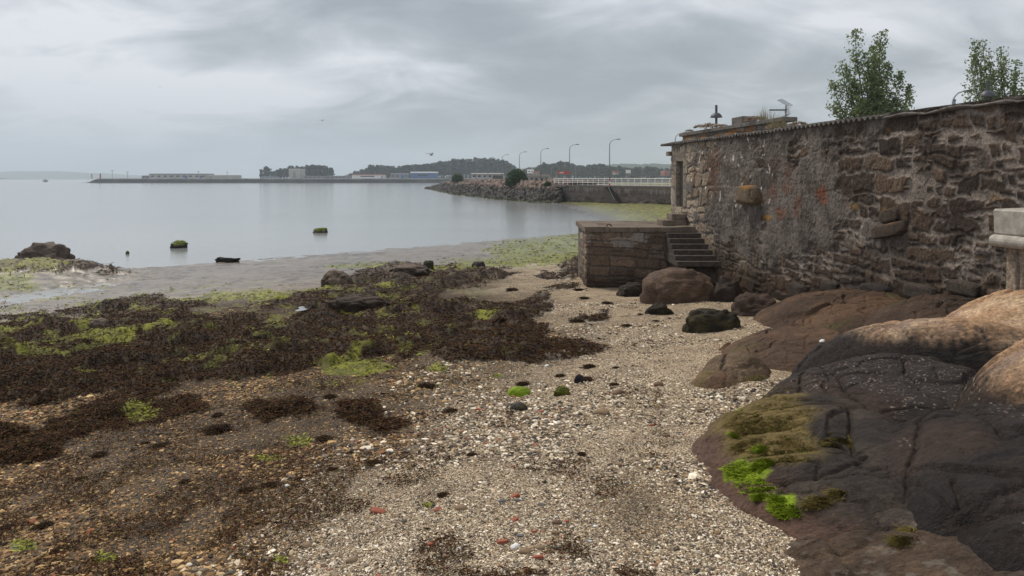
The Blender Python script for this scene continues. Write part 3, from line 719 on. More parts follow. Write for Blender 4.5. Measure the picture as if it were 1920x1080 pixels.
    def lump(name, pxc, pyc, ws, wz, prot, seed, col, lean=0):
        col = tuple(k * .8 for k in col)
        s, z = wall_pt(pxc, pyc); v, f = ICO[4]
        b = np.sign(v) * np.abs(v) ** .5; b = b / np.abs(b).max(0); b = b + .16 * fbm(v[:, 0] * 1.5, v[:, 1] * 1.5, v[:, 2] * 1.5, seed, 4)[:, None] * v + .03 * fbm(v[:, 0] * 7, v[:, 1] * 7, v[:, 2] * 7, seed, 2)[:, None]
        ss = s + b[:, 0] * ws; zz = z + b[:, 2] * wz + lean * b[:, 0]; off = -.02 + -b[:, 1] * prot
        P = np.stack([W0[0] + WD[0] * ss - n2[0] * off, W0[1] + WD[1] * ss - n2[1] * off, zz], -1) - o3
        cc = np.array(col) * (1 + .5 * fbm(P[:, 0] * 5, P[:, 1] * 5, P[:, 2] * 5, seed + 1, 4))[:, None]
        cc = lerp(cc, (.30, .14, .035), sst(.25, .6, fbm(P[:, 0] * 3, P[:, 1] * 3, P[:, 2] * 3, seed + 2, 3) + .35 * v[:, 2] - .15) * (.9 if name == 'corbel_stone' else .45 if name == 'projecting_stone' else 0))
        tag(link(name, mesh_np(name, P, f, cc, True), M['stone'], root))
    lump('corbel_stone', 1411, 365, .55, .24, .30, 3, (.20, .15, .10))
    lump('projecting_stone', 1668, 432, .48, .13, .08, 4, (.085, .06, .045), .10)
    lump('projecting_stone', 1672, 404, .26, .13, .07, 14, (.08, .058, .044), .05)
    lump('footing_stone', 1652, 553, .34, .22, .26, 5, (.045, .036, .032)); lump('footing_stone', 1730, 548, .4, .14, .13, 6, (.075, .058, .046)); lump('footing_stone', 1603, 552, .16, .16, .12, 7, (.05, .04, .034))
    lump('footing_stone', 1560, 538, .3, .13, .10, 8, (.06, .046, .037)); lump('footing_stone', 1810, 540, .36, .12, .10, 9, (.08, .062, .048)); lump('footing_stone', 1500, 545, .35, .16, .14, 10, (.06, .045, .036))
    # corrugated roof
    s_end = wall_sd(1662)[0]; ns = 1150
    s = np.linspace(-.75, s_end, ns); offs = np.array([-.12, 0, .8, 3.6]); ze = 5.07 + .012 * fbm(s * .9, 0, 0, 91, 2)
    zz = ze[:, None] + .032 * np.sin(2 * np.pi * s / .177)[:, None] + offs[None] * .025 + .02 * fbm(s * 1.3, 0, 0, 92, 2)[:, None]
    P = np.stack([W0[0] + WD[0] * s[:, None] - n2[0] * offs[None], W0[1] + WD[1] * s[:, None] - n2[1] * offs[None], zz], -1) - o3
    V = np.concatenate([P.reshape(-1, 3), (P + [0, 0, -.016]).reshape(-1, 3)]); g = grid_faces(ns, 4); nv = ns * 4
    edge = np.array([[i * 4, (i + 1) * 4, (i + 1) * 4 + nv, i * 4 + nv] for i in range(ns - 1)] + [[k, k + 1, k + 1 + nv, k + nv] for k in range(3)])
    link('roof', mesh_np('roof', V, [g, g[:, ::-1] + nv, edge], None, True), M['roof'], root)
    # uneven cement capping over the nearer part
    s = np.linspace(s_end - .04, Lw, 420); prof = [(.03, -.045), (-.04, -.04), (-.085, -.015), (-.085, .015), (-.02, .04), (.5, .06), (3.5, .07)]
    wav = .022 * np.sin(s * 2 * np.pi / 1.05 + .8 * np.sin(s * 1.3)) + .03 * fbm(s * 1.2, 0, 0, 93, 3) - .01
    P = np.zeros((len(s), len(prof), 3))
    for k, (o_, dz) in enumerate(prof):
        o2 = o_ + (.02 * fbm(s * 4, k, 0, 94, 3) if k < 5 else 0); z = 5.06 + dz * (1 if dz < 0 else .6) + wav * (1 if k > 1 else .3) + .012 * fbm(s * 9, k, 0, 95, 2)
        P[:, k] = np.stack([W0[0] + WD[0] * s - n2[0] * o2, W0[1] + WD[1] * s - n2[1] * o2, z], -1) - o3
    link('capping', mesh_np('capping', P.reshape(-1, 3), grid_faces(len(s), len(prof)), None, True), M['cap'], root)
    return root
stone_house()

def masonry_sheet(name, root, A, B, z0, z1, seed, rh, sw, colf, nx, nz, amp=.05, back=.25):
    """a stone face from plan point A to B (seen from its left side), closed by a box behind"""
    A, B = np.array(A, float), np.array(B, float); L = np.linalg.norm(B - A); t = (B - A) / L; n = np.array([t[1], -t[0]])
    S, Z = np.meshgrid(np.linspace(0, L, nx), np.linspace(z0, z1, nz))
    dist, h, aa, bb = stones(S, Z, seed, rh, sw, .03, .12)
    face = sst(0, .03, dist - .010 - .014 * h(3) - .008 * fbm(S * 6, Z * 6, 0, seed, 3))
    out = face * (amp * (.4 + .6 * h(1)) + bb * (h(6) - .5) * .15) + .008 * fbm(S * 12, Z * 12, 0, seed + 1, 3) + .012 * fbm(S * 3, Z * 3, 0, seed + 2, 3)
    edge = np.minimum(S, L - S); out = out - .05 * sst(.06, 0, edge)
    c = colf(S, Z, face, h, L)
    P = np.stack([A[0] + t[0] * S + n[0] * out, A[1] + t[1] * S + n[1] * out, Z], -1)
    loc = np.array(root.location)
    return link(name, mesh_np(name, (P - loc).reshape(-1, 3), grid_faces(nx=0) if False else grid_faces(*S.shape), c.reshape(-1, 3), True), M['stone'], root)

def jetty():
    x0, x1, d0, d1, zt = 2.30, 5.9, 23.0, 26.4, 2.42
    root = empty('stone_jetty', (x0, d0, .4)); tag(root, 'low brown stone jetty jutting onto the beach from the shed', 'jetty')
    def colf(S, Z, face, h, L):
        c = lerp((.105, .072, .052), (.20, .14, .098), h(11)); c = c * (1 + .35 * fbm(S * 14, Z * 14, 0, 3, 3))[..., None]
        c = lerp((.13, .10, .078), c, face)
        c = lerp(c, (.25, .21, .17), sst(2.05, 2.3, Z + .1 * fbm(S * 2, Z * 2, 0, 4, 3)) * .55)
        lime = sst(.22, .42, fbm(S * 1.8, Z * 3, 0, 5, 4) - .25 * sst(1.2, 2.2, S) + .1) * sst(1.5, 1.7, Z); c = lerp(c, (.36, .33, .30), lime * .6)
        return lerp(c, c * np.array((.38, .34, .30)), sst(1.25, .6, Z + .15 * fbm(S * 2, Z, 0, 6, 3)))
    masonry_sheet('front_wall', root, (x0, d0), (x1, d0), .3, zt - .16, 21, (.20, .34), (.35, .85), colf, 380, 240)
    masonry_sheet('side_wall', root, (x0 + .1, d1), (x0, d0), .3, zt - .16, 23, (.20, .34), (.35, .8), lambda *a: colf(*a) * 1.35, 120, 160)  # left face: same stone colour raised, painted as if lit
    # coping slabs along the front edge and the left side
    x = x0 - .06; k = 0
    while x < x1 - .1:
        w = min(rng.uniform(.7, 1.25), x1 - x); b = MB().box(x - root.location.x, x + w - .015 - root.location.x, -.075, .5, zt - .165 - .4, zt - .4 + rng.uniform(-.012, .012))
        o = b.build('coping_slab', M['coping'], root, bevel=.018); x += w
    y = d0 + .52
    while y < d1 - .1:
        w = min(rng.uniform(.7, 1.1), d1 - y); MB().box(-.06, .5, y - d0, y + w - .015 - d0, zt - .165 - .4, zt - .4 + rng.uniform(-.012, .012)).build('coping_slab', M['coping'], root, bevel=.018); y += w
    g = np.meshgrid(np.linspace(x0 + .44, x1, 80), np.linspace(d0 + .48, d1, 60)); zz = zt - .015 + .02 * fbm(g[0] * 3, g[1] * 3, 0, 8, 4)
    c = lerp((.10, .075, .055), (.19, .15, .115), sst(-.4, .4, fbm(g[0] * 2, g[1] * 2, 0, 9, 4)))
    link('paving', mesh_np('paving', np.stack([g[0] - x0, g[1] - d0, zz - .4], -1).reshape(-1, 3), grid_faces(*g[0].shape), c.reshape(-1, 3), True), M['stone'], root)
    MB().box(.04, x1 - x0, .06, d1 - d0, -.2, zt - .2 - .4).build('core', M['cap'], root)
    r = MB().tube([(.62, .12, zt - .40), (.66, .1, zt - .34), (.74, .1, zt - .33), (.78, .12, zt - .40)], .02, 6); r.build('mooring_ring', M['rust'], root)
M['coping'] = mat('worn coping stone', (.175, .138, .108), .9, nscale=6, namp=.4, bump=.7, bscale=20, bdist=.03)
jetty()

def steps():
    root = empty('stone_steps', (5.2, 22.9, 1.3)); tag(root, 'narrow flight of dark stone steps climbing from boulder to jetty top', 'steps')
    ys = [437, 447.5, 458, 469, 479.5, 490]
    for k, y in enumerate(ys):
        df = 22.62 - .28 * k; z = H - (y - HY) / F * (df + .05); xl = (1252 + 3.6 * k - CX) / F * df; xr = 5.67 + .14876 * (23 - df) + .03
        j = rng.uniform(-.012, .012, 3)
        MB().box(xl + j[0] - 5.2, xr - 5.2, df - 22.9 + j[1], .12, z - .15 - 1.3, z - 1.3 + j[2] * .5).build('step', M['step'], root, bevel=.016)
    MB().quadbox([(-.36, -1.55, -.4), (.72, -1.55, -.4), (.6, .1, -.4), (-.36, .1, -.4), (-.34, -1.28, .03), (.62, -1.28, .03), (.58, .1, .83), (-.36, .1, .83)]).build('base', M['step'], root, bevel=.02)
M['step'] = mat('dark step stone', (.07, .056, .046), .85, nscale=7, namp=.5, bump=.6, bscale=22, bdist=.03)
steps()
ds = empty('door_step', (5.2, 24.0, 2.42)); tag(ds, 'two rough pale blocks forming a doorstep at the shed door', 'doorstep')
MB().box(-.46, .30, -.5, .45, -.02, .17).build('lower_block', M['coping'], ds, bevel=.02)
MB().box(-.14, .30, -.4, .45, .172, .36).build('upper_block', M['coping'], ds, bevel=.02)

def sea_wall():
    A = np.array([6.83, 10.55]); t = WD; n = np.array([-.989, -.147])
    root = empty('sea_wall', (A[0], A[1], 1.6)); tag(root, 'rough stone sea wall with pale rounded concrete coping at the right edge', 'wall')
    def colf(S, Z, face, h, L):
        c = lerp((.26, .20, .145), (.36, .30, .235), h(11)) * (1 + .3 * fbm(S * 14, Z * 14, 0, 3, 3))[..., None]
        return lerp((.22, .20, .18), c, face)
    B = A + t * 4
    # masonry face set back a little under the coping
    masonry_sheet('masonry', root, A + [.14, -.02], B + [.14, -.02], 1.5, 3.0, 31, (.5, .8), (.3, .6), colf, 260, 110, .07)
    e = A + [.14, .0]; masonry_sheet('end_masonry', root, e + np.array([.9, .13]), e, 1.5, 3.0, 33, (.4, .6), (.3, .5), colf, 80, 90, .05)
    def sweep(name, prof):                        # prof: outward, z
        ss = np.linspace(0, 4, 30); P = np.zeros((len(ss), len(prof), 3))
        for k, (o_, z) in enumerate(prof):
            q = A[None] + t[None] * ss[:, None] + n[None] * o_; P[:, k, :2] = q - A; P[:, k, 2] = z - 1.6
        me = mesh_np(name, P.reshape(-1, 3), grid_faces(len(ss), len(prof), True)); 
        bm = bmesh.new(); bm.from_mesh(me); bm.verts.ensure_lookup_table()
        bm.faces.new([bm.verts[k] for k in range(len(prof))]); bm.faces.new([bm.verts[(len(ss)-1)*len(prof)+k] for k in range(len(prof))])
        bmesh.ops.recalc_face_normals(bm, faces=bm.faces[:]); bm.to_mesh(me); bm.free()
        return link(name, me, M['concrete'], root)
    sweep('coping', [(0, 3.115), (.02, 3.14), (.03, 3.45), (.0, 3.475), (-.9, 3.50), (-.9, 3.115)])
    sweep('moulding', [(.02 + .085 * math.cos(a), 3.03 + .085 * math.sin(a)) for a in np.linspace(-1.57, 1.57, 9)] + [(-.85, 3.115), (-.85, 2.945)])
sea_wall()

# ------------------------------------------------------------------ building behind, with its parapet
def rear_building():
    def off(d, o): return 5.67 + .14876 * (23 - d) + o
    A, B = np.array([off(27.3, 1.2), 27.3]), np.array([off(20.0, 1.2), 20.0])
    root = empty('rear_building', (A[0], A[1], 2.5)); tag(root, 'older stone building behind the shed with a flat mossy parapet', 'building')
    def colf(S, Z, face, h, L):
        c = lerp((.17, .14, .11), (.28, .22, .165), h(11)) * (1 + .3 * fbm(S * 10, Z * 10, 0, 3, 3))[..., None]
        c = lerp((.17, .155, .14), c, face); o = sst(.2, .4, fbm(S * 2, Z * 4, 0, 5, 3) + .35 * sst(1.2, .2, S)); return lerp(c, (.42, .17, .03), o * .8)
    masonry_sheet('wall', root, A, B, 4.7, 5.44, 41, (.2, .35), (.3, .7), colf, 220, 40)
    E = A + [4.6, .68]; masonry_sheet('wall', root, E, A, 2.5, 5.44, 43, (.2, .35), (.3, .7), colf, 120, 80)
    a = A - A; b = B - A; q = np.array([4.6, .68])
    def slab(P, z0, z1, name, m, bev=.02): return MB().quadbox([(*p, z0) for p in P] + [(*p, z1) for p in P]).build(name, m, root, bevel=bev)
    n = np.array([-.989, -.147]) * .09; f = np.array([-.147, .989]) * .12
    slab([a + n + f, b + n, b - n * 4, a - n * 4 + f], 2.94, 3.06, 'parapet_slab', M['cap'])
    slab([a - n * 2 , b - n * 2, b + q, a + q], 0, 2.75, 'core', M['cap'])
    d = 23.0; c = np.array([off(d, 1.25), d]) - A; u = WD * .36
    slab([c - u, c + u, c + u + [.5, .07], c - u + [.5, .07]], 3.062, 3.30, 'chimney', M['cap'])
    return root, off
RB, OFFW = rear_building()

def tuft(seed, kind):
    r = np.random.default_rng(seed)
    if kind == 'succulent':
        n = 260; a = r.uniform(0, 6.28, n); rr = np.sqrt(r.uniform(0, 1, n)); x = rr * np.cos(a); y = .7 * rr * np.sin(a); z = .55 * np.sqrt(np.clip(1 - rr ** 2, 0, 1)) * r.uniform(.6, 1.1, n)
        base = np.array([(.42, .30, .25), (.52, .42, .35), (.30, .20, .15), (.22, .19, .10)]); col = base[r.integers(0, 4, n)] * r.uniform(.7, 1.2, (n, 1))
        V, Fc, C = fronds(x, y, z, r.uniform(.08, .2, n), r.uniform(.03, .07, n), r.uniform(0, 6.28, n), r.uniform(.1, .4, n), col)
    else:
        n = 90; x = r.normal(0, .35, n); y = r.normal(0, .15, n); V = np.zeros((n, 6, 3)); hgt = r.uniform(.4, 1.2, n); lx = r.normal(0, .25, n); w = .012
        for k, t in enumerate((0, .6, 1)):
            V[:, 2*k, 0] = x + lx * t * t - w * (1 - t); V[:, 2*k+1, 0] = x + lx * t * t + w * (1 - t) + .001; V[:, 2*k:2*k+2, 1] = (y)[:, None]; V[:, 2*k:2*k+2, 2] = (hgt * t)[:, None]
        V = V.reshape(-1, 3); q = np.array([[0, 1, 3, 2], [2, 3, 5, 4]]); Fc = (q[None] + (np.arange(n) * 6)[:, None, None]).reshape(-1, 4); C = np.repeat(np.array((.26, .23, .13)) * r.uniform(.7, 1.2, (n, 1)), 6, 0)
    return mesh_np(kind, V, Fc, C)
for name, px, py, w, hgt, kind, label in [
    ('succulent_plant', 1330, 246, .50, .26, 'succulent', 'large pinkish succulent cushion on the parapet beside the lamp post'), ('succulent_plant', 1293, 249, .16, .14, 'succulent', 'small tan plant tuft at the left end of the parapet'),
    ('succulent_plant', 1416, 243, .34, .22, 'succulent', 'pinkish succulent cushion just right of the chimney block'), ('succulent_plant', 1356, 248, .14, .12, 'succulent', 'tiny tan plant tuft right of the dome lamp post'),
    ('succulent_plant', 1455, 245, .25, .16, 'succulent', 'low pinkish succulent under the rusty aerial'), ('succulent_plant', 1498, 238, .2, .16, 'succulent', 'small pink succulent on the roof right of the aerial'), ('succulent_plant', 1484, 239, .12, .13, 'succulent', 'tiny pink succulent close to the foot of the aerial'),
    ('dry_grass', 1434, 245, .30, .40, 'grass', 'thin dry grass tuft sprouting from the roof left of the aerial'), ('dry_grass', 1461, 243, .35, .38, 'grass', 'dry grass tuft around the thin arched lamp below the aerial')]:
    s, d = wall_sd(px); k = (px - CX) / F; d = (9.0915 + 1.22) / (k + .14876); x = k * d
    z = 5.56 if d > 20.3 else 5.13 + .02
    if d < 20.6: d = 9.0915 / (k + .14876) * 1.02; x = k * d; z = 5.12
    o = tag(link(name, tuft(int(px), kind), M['leaf']), label, 'plant'); o.location = (x, d, z); o.scale = (w, w, hgt)

def antenna():
    d = 22.6; k = (1472 - CX) / F; x = k * d; zr = 5.0
    root = empty('tv_aerial', (x, d, zr)); tag(root, 'rusty television aerial with grid reflector on the shed roof', 'aerial')
    top = H + (HY - 197) / F * d - zr; MB().tube([(0, 0, -.15), (.03, 0, top)], .018, 8).build('mast', M['rust'], root)
    zb = H + (HY - 206) / F * d - zr; b = MB().tube([(.08, 0, zb + .01), (-.47, -.05, zb - .02)], .012, 6); 
    for i in range(11): xx = -.02 - .044 * i; b.box(xx - .006, xx + .006, -.09, .07, zb - .022, zb + .012)
    b.build('boom', M['darksteel'], root)
    g = MB()
    for s_ in (1, -1):
        for i in range(8):
            yy = -.20 + .057 * i; g.tube([(.03, yy, zb), (.17 if s_ > 0 else .10, yy, zb + s_ * .12), (-.18, yy - .03, zb + s_ * .31)], .0045, 4)
        for t in (.25, .6, 1): g.tube([(.10 - .28 * t, -.2 - .03 * t, zb + s_ * .31 * t), (.10 - .28 * t, .2, zb + s_ * .31 * t)], .0045, 4)
    g.build('grid_reflector', M['steel'], root)
antenna()
# ------------------------------------------------------------------ shore rocks
def rock_slab(name, label, c, r, rot, zt, h, p, tilt, colf, seed, cracks=(), rough=1.0, rings=210, segs=400, group=None, sink=.5, cat='rock'):
    """a domed slab of bedrock: centre, radii, turn, top height, drop to its rim, steepness, tilt"""
    q = np.linspace(0, 1, rings) ** .8 * 1.25; a = np.linspace(0, 2 * np.pi, segs, endpoint=False)
    Q, A = np.meshgrid(q, a, indexing='ij'); lob = 1 + .10 * fbm(np.cos(A) * 1.6 + seed, np.sin(A) * 1.6, 0, seed, 3)
    lx, ly = Q * lob * np.cos(A) * r[0], Q * lob * np.sin(A) * r[1]
    cr, sr = math.cos(R(rot)), math.sin(R(rot)); X = c[0] + lx * cr - ly * sr; D = c[1] + lx * sr + ly * cr
    z = zt + tilt[0] * (X - c[0]) + tilt[1] * (D - c[1]) - h * (Q ** 2) ** p - np.clip(Q - 1, 0, 1) * 2.2
    z = z + rough * (.04 * fbm(X * 1.1, D * 1.1, 0, seed + 1, 4) + .022 * fbm(X * 4, D * 4 + X * 2, z * 4, seed + 2, 4) + .010 * fbm(X * 14, D * 12 + X * 8, z * 14, seed + 3, 4))
    fc, fe = facets(X * 1.05 + seed, D * .85 + X * .3, seed + 6, .06 * rough, .10); fc2, fe2 = facets(X * 2.6, D * 2.2, seed + 16, .018 * rough, .15)
    z = z + fc + fc2
    strat = np.abs(fbm(X * .9 + 2, D * 1.6, z * 1.4, seed + 7, 3)); z = z - rough * .035 * np.exp(-(strat / .03) ** 2)
    ck = np.full(X.shape, 9.0)
    px, py = to_px(X, D, z)
    for ln in cracks:
        pts = []
        for (u, v) in ln:                                     # crack corners, looked up once on this slab
            k = np.argmin((px - u) ** 2 + (py - v) ** 2 + np.where(Q > 1.05, 1e6, 0)); pts.append((X.flat[k], D.flat[k]))
        ck = np.minimum(ck, line_d(X + .05 * fbm(X * 3, D * 3, 0, seed + 4, 3), D + .05 * fbm(X * 3, D * 3, 7, seed + 5, 3), pts))
    z = z - .035 * np.exp(-(ck / .018) ** 2) - .03 * np.exp(-(ck / .09) ** 2)
    V = np.stack([X - c[0], D - c[1], z - (zt - h)], -1); nx = np.gradient(z, axis=0)
    col = colf(X, D, z, Q, seed); col = lerp(col, np.array((.03, .022, .018)), np.exp(-(ck / .02) ** 2) * .8)
    col = col * (1 + .25 * fbm(X * 7, D * 7, z * 7, seed + 8, 4) + .12 * fbm(X * 30, D * 30, z * 30, seed + 9, 2))[..., None]
    o = link(name, mesh_np(name, V.reshape(-1, 3), grid_faces(rings, segs, True), col.reshape(-1, 3), True), M['rock'])
    o.location = (c[0], c[1], zt - h)
    return tag(o, label, cat, group)

def black(X, D, z, Q, sd):
    c = lerp((.0165, .0135, .0128), (.033, .0255, .0225), sst(-.5, .5, fbm(X * 1.4, D * 1.4, 0, sd + 20, 4)))
    c = lerp(c, (.050, .030, .020), sst(-.0, .45, fbm(X * .9, D * .9, 0, sd + 21, 4)) * .6)
    bc = (fbm(X * 55, D * 55, 0, sd + 22, 2) > .58) & (fbm(X * 1.2, D * 1.2, 0, sd + 23, 2) > -.05)
    return np.where(bc[..., None], np.array((.26, .21, .17)), c)
def brown(X, D, z, Q, sd):
    c = lerp((.056, .033, .021), (.115, .067, .039), sst(-.5, .5, fbm(X * 1.3, D * 1.3, 0, sd + 20, 4)))
    return lerp(c, (.075, .065, .022), sst(.25, .55, fbm(X * 1.7, D * 1.7, 0, sd + 21, 4)) * .5)
def orange(thr, wid=.16):
    def f(X, D, z, Q, sd):
        n = fbm(X * 1.6, D * 1.6, 0, sd + 20, 4)
        o = lerp((.40, .25, .145), (.52, .37, .24), sst(-.4, .5, fbm(X * 3, D * 3, 0, sd + 24, 4)))
        o = lerp(o, (.24, .17, .14), sst(.1, .5, fbm(X * 1.2, D * 2, 0, sd + 25, 3)) * .7)
        k = sst(thr - wid, thr + wid, z + .16 * n); g = fbm(X * 24, D * 24, 0, sd + 26, 2); k = np.clip(k + .45 * g * (4 * k * (1 - k)), 0, 1)
        return lerp(black(X, D, z, Q, sd), o, k)
    return f
def mossy(X, D, z, Q, sd):
    n = fbm(X * 2.2, D * 2.2, 0, sd + 20, 4)
    c = lerp((.028, .022, .018), (.055, .041, .031), sst(-.4, .4, n))
    c = lerp(c, (.100, .057, .040), sst(1.66, 1.44, z + .08 * n))
    px, py = to_px(X, D, z)
    y = np.exp(-((px - 1430) / 95) ** 2 - ((py - 765) / 75) ** 2) * 1.15 + np.exp(-((px - 1460) / 110) ** 2 - ((py - 845) / 40) ** 2) * .75
    c = lerp(c, (.16, .115, .036), sst(.25, .7, y + .4 * n) * .85)
    gg = np.exp(-((px - 1400) / 50) ** 2 - ((py - 885) / 28) ** 2) + np.exp(-((px - 1475) / 32) ** 2 - ((py - 945) / 28) ** 2)
    return lerp(c, (.20, .28, .014), sst(.45, .75, gg + .35 * fbm(X * 7, D * 7, 0, sd + 30, 3)))
def bottom(X, D, z, Q, sd):
    c = lerp((.060, .039, .026), (.115, .076, .048), sst(-.4, .4, fbm(X * 1.8, D * 1.8, 0, sd + 20, 4)))
    c = lerp(c, (.05, .042, .038), sst(2.3, 3.0, X + .3 * fbm(X * 2, D * 2, 0, sd + 22, 3)))
    return lerp(c, (.16, .14, .115), sst(.3, .5, fbm(X * 14, D * 14, 0, sd + 23, 3)) * .5)

rock_slab('rock', 'broad dark brown rock hump at the foot of the shed wall, pebbles on its left', (6.15, 13.6), (1.8, 2.7), 0, 1.68, .75, 1.6, (.14, .03), brown, 201)
rock_slab('rock', 'brown stepped rock shelf in front of the dark hump, beside the pale pebbles', (4.3, 10.9), (1.2, 1.7), 14, 1.58, .5, 1.9, (.13, .0), lambda *a: brown(*a) * 1.25, 211)
rock_slab('rock', 'dark sloping rock apron running along the wall under the footing stones', (7.3, 11.7), (2.0, 2.1), 0, 1.98, .6, 1.8, (.10, -.02), lambda *a: lerp(brown(*a), black(*a), .5), 221)
rock_slab('rock', 'long rounded rock ridge with a light orange back and black flank', (5.0, 9.05), (1.5, .58), -27, 2.17, .55, 1.4, (.15, 0), orange(2.05), 231, rough=.7)
rock_slab('rock', 'big sunlit orange rock dome at the far right below the sea wall', (7.2, 9.6), (1.8, 1.2), 0, 2.44, .6, 1.7, (.05, .0), orange(1.98), 241, rough=.8)
rock_slab('rock', 'large orange grey rock bulge with black foot at the right edge', (5.0, 6.3), (1.25, 1.0), 0, 2.52, .8, 1.6, (.04, .02), orange(2.18, .2), 251, rough=1.0)
rock_slab('rock', 'flat black cracked rock slab between the orange ridge and the nearest slab', (3.95, 7.95), (1.40, 1.35), 0, 1.78, .5, 2.6, (.13, .03), black, 261, rough=.8, cracks=[[(1540, 660), (1580, 720), (1625, 780)], [(1690, 675), (1725, 725)], [(1560, 690), (1660, 665), (1800, 665)], [(1500, 700), (1500, 745)]])
rock_slab('rock', 'nearest black rock slab, sloping smooth and crossed by long cracks', (3.85, 4.95), (1.42, 2.0), 0, 2.08, .6, 2.6, (.17, .0), black, 271, rough=.75, cracks=[[(1885, 815), (1750, 870), (1690, 960), (1640, 985)], [(1920, 950), (1830, 975), (1770, 985)], [(1785, 890), (1800, 940), (1760, 985)], [(1720, 745), (1800, 770), (1880, 775)]])
rock_slab('rock', 'low rounded dark rock carrying yellow and bright green algae beside the pebbles', (2.52, 6.32), (1.20, 2.2), -7, 1.70, .50, 2.1, (.21, -.01), mossy, 281, rough=.7, cracks=[[(1620, 850), (1560, 880), (1440, 910)], [(1480, 800), (1400, 810)], [(1590, 760), (1600, 850)]])
rock_slab('rock', 'flat brown rock shelf at the bottom edge, dusted with shell grit', (2.85, 4.25), (1.62, 1.5), 0, 1.71, .32, 2.4, (.16, .0), bottom, 291, rough=.6, cracks=[[(1520, 1000), (1600, 985), (1700, 985)]])
rock_slab('rock', 'small tan brown rock lump lying between pebbles and the brown shelf', (2.98, 10.0), (.55, .65), 0, 1.50, .40, 1.3, (.05, 0), lambda *a: lerp(brown(*a) * 1.8, (.16, .125, .075), .4), 301, rings=70, segs=140, rough=1.2, cracks=[[(1362, 660), (1352, 700), (1365, 728)]])
rock_slab('rock', 'low worn tan rock flake at the pebble edge left of the tan lump', (2.62, 9.55), (.42, .42), 0, 1.41, .3, 1.2, (0, 0), lambda *a: brown(*a) * 1.8, 311, rings=50, segs=110, rough=1.0)

def boulder(label, px, py, wpx, hpx, seed, col, deep=.8, rot=0, cat='boulder', sub=5, name='boulder', col2=None, flat=.0, group=None, zbase=None, sunk=.5, m=None, rough=.2):
    if zbase is None: x, d, z = at(px, py)
    else: z = zbase; d = (H - z) * F / (py - HY); x = (px - CX) / F * d
    s = d / F; rx = wpx * s / 2; hh = hpx * s
    v, f = ICO[sub]; b = np.sign(v) * np.abs(v) ** .85
    b = b * (1 + rough * fbm(v[:, 0] * 1.3 + seed, v[:, 1] * 1.3, v[:, 2] * 1.3, seed, 3) + rough * .7 * (np.abs(fbm(v[:, 0] * 1.8 + 5, v[:, 1] * 1.8, v[:, 2] * 1.8, seed + 5, 3)) - .25) + .07 * fbm(v[:, 0] * 4, v[:, 1] * 4, v[:, 2] * 4, seed + 1, 4) + .02 * fbm(v[:, 0] * 14, v[:, 1] * 14, v[:, 2] * 14, seed + 7, 3))[:, None]
    P = b * [rx * .98, rx * deep, hh / (2 - sunk * 2) * 1.0]
    P[:, 2] += hh - P[:, 2].max()
    cc = lerp(col, col2 or tuple(.6 * k for k in col), sst(-.3, .3, fbm(v[:, 0] * 2, v[:, 1] * 2, v[:, 2] * 2, seed + 2, 4))) * (1 + .25 * fbm(v[:, 0] * 9, v[:, 1] * 9, v[:, 2] * 9, seed + 3, 3))[:, None]
    if zbase is not None and zbase < .1: cc = lerp((.03, .027, .02), (.12, .15, .02), sst(.2, .6, v[:, 2] + .35 * fbm(v[:, 0] * 4, v[:, 1] * 4, v[:, 2] * 4, seed + 6, 3)))
    o = link(name, mesh_np(name, P, f, cc, True), m or M['rock']); o.location = (x, d + rx * deep * .8, z); o.rotation_euler = (0, 0, R(rot))
    return tag(o, label, cat, group)
boulder('big smooth brown boulder under the stone steps', 1285, 568, 142, 60, 401, (.125, .080, .055), .8, col2=(.085, .054, .038), rough=.2)
boulder('brown boulder wedged between the stepped boulder and the shed wall', 1368, 566, 72, 46, 402, (.058, .04, .03), .8, rough=.35)
boulder('low dark brown rock at the wall foot right of the wedged boulder', 1425, 592, 84, 38, 403, (.065, .042, .031), .9, rough=.3)
boulder('dark weed covered rock on pale pebbles below the big boulder', 1340, 622, 100, 38, 404, (.022, .018, .012), .55, col2=(.05, .04, .018), rough=.3)
boulder('flat black weedy rock left of the weed covered rock', 1240, 590, 58, 21, 405, (.020, .016, .011), .6, col2=(.035, .028, .014), rough=.3)
boulder('black seaweed covered rock against the jetty foot', 1192, 556, 66, 24, 406, (.020, .016, .011), .7, col2=(.035, .026, .014), rough=.3)
boulder('bare grey brown rock at the far edge of the seaweed', 627, 531, 56, 22, 407, (.17, .125, .095), .7, col2=(.05, .035, .022), rough=.25)
boulder('dark ragged rock draped in weed amid the seaweed bed', 668, 586, 104, 30, 408, (.026, .017, .011), .5, col2=(.06, .042, .03), rough=.45)
boulder('low pinkish rock behind the seaweed, nearest the mud flat', 762, 512, 80, 15, 410, (.15, .11, .085), .7, col2=(.03, .022, .014), rough=.3)
boulder('small round dark rock on green weed at the mud edge', 802, 503, 22, 14, 411, (.04, .038, .022), .9)
boulder('dark flat stone lying on green weed below the mud flat', 897, 500, 26, 9, 412, (.03, .03, .03), .9)
boulder('big craggy brown rock perched on the weedy mound by the water', 60, 492, 100, 36, 413, (.085, .062, .05), .6, col2=(.12, .09, .07), rough=.45, zbase=.2)
boulder('low brown rock in front of the craggy rock on the mound', 20, 499, 64, 12, 414, (.06, .045, .03), .8, rough=.3, zbase=.22)
boulder('pinkish flat rock showing through seaweed at left', 180, 612, 36, 12, 415, (.19, .14, .11), .8)
boulder('flat black driftwood like rock lying on the mud at the waterline', 424, 492, 44, 9, 416, (.026, .022, .016), .3, rough=.7, rot=-12)
boulder('moss topped square rock standing in the shallow water', 332, 467, 31, 16, 417, (.035, .034, .022), .8, col2=(.09, .12, .02), zbase=-.05, sunk=.1, rough=.3)
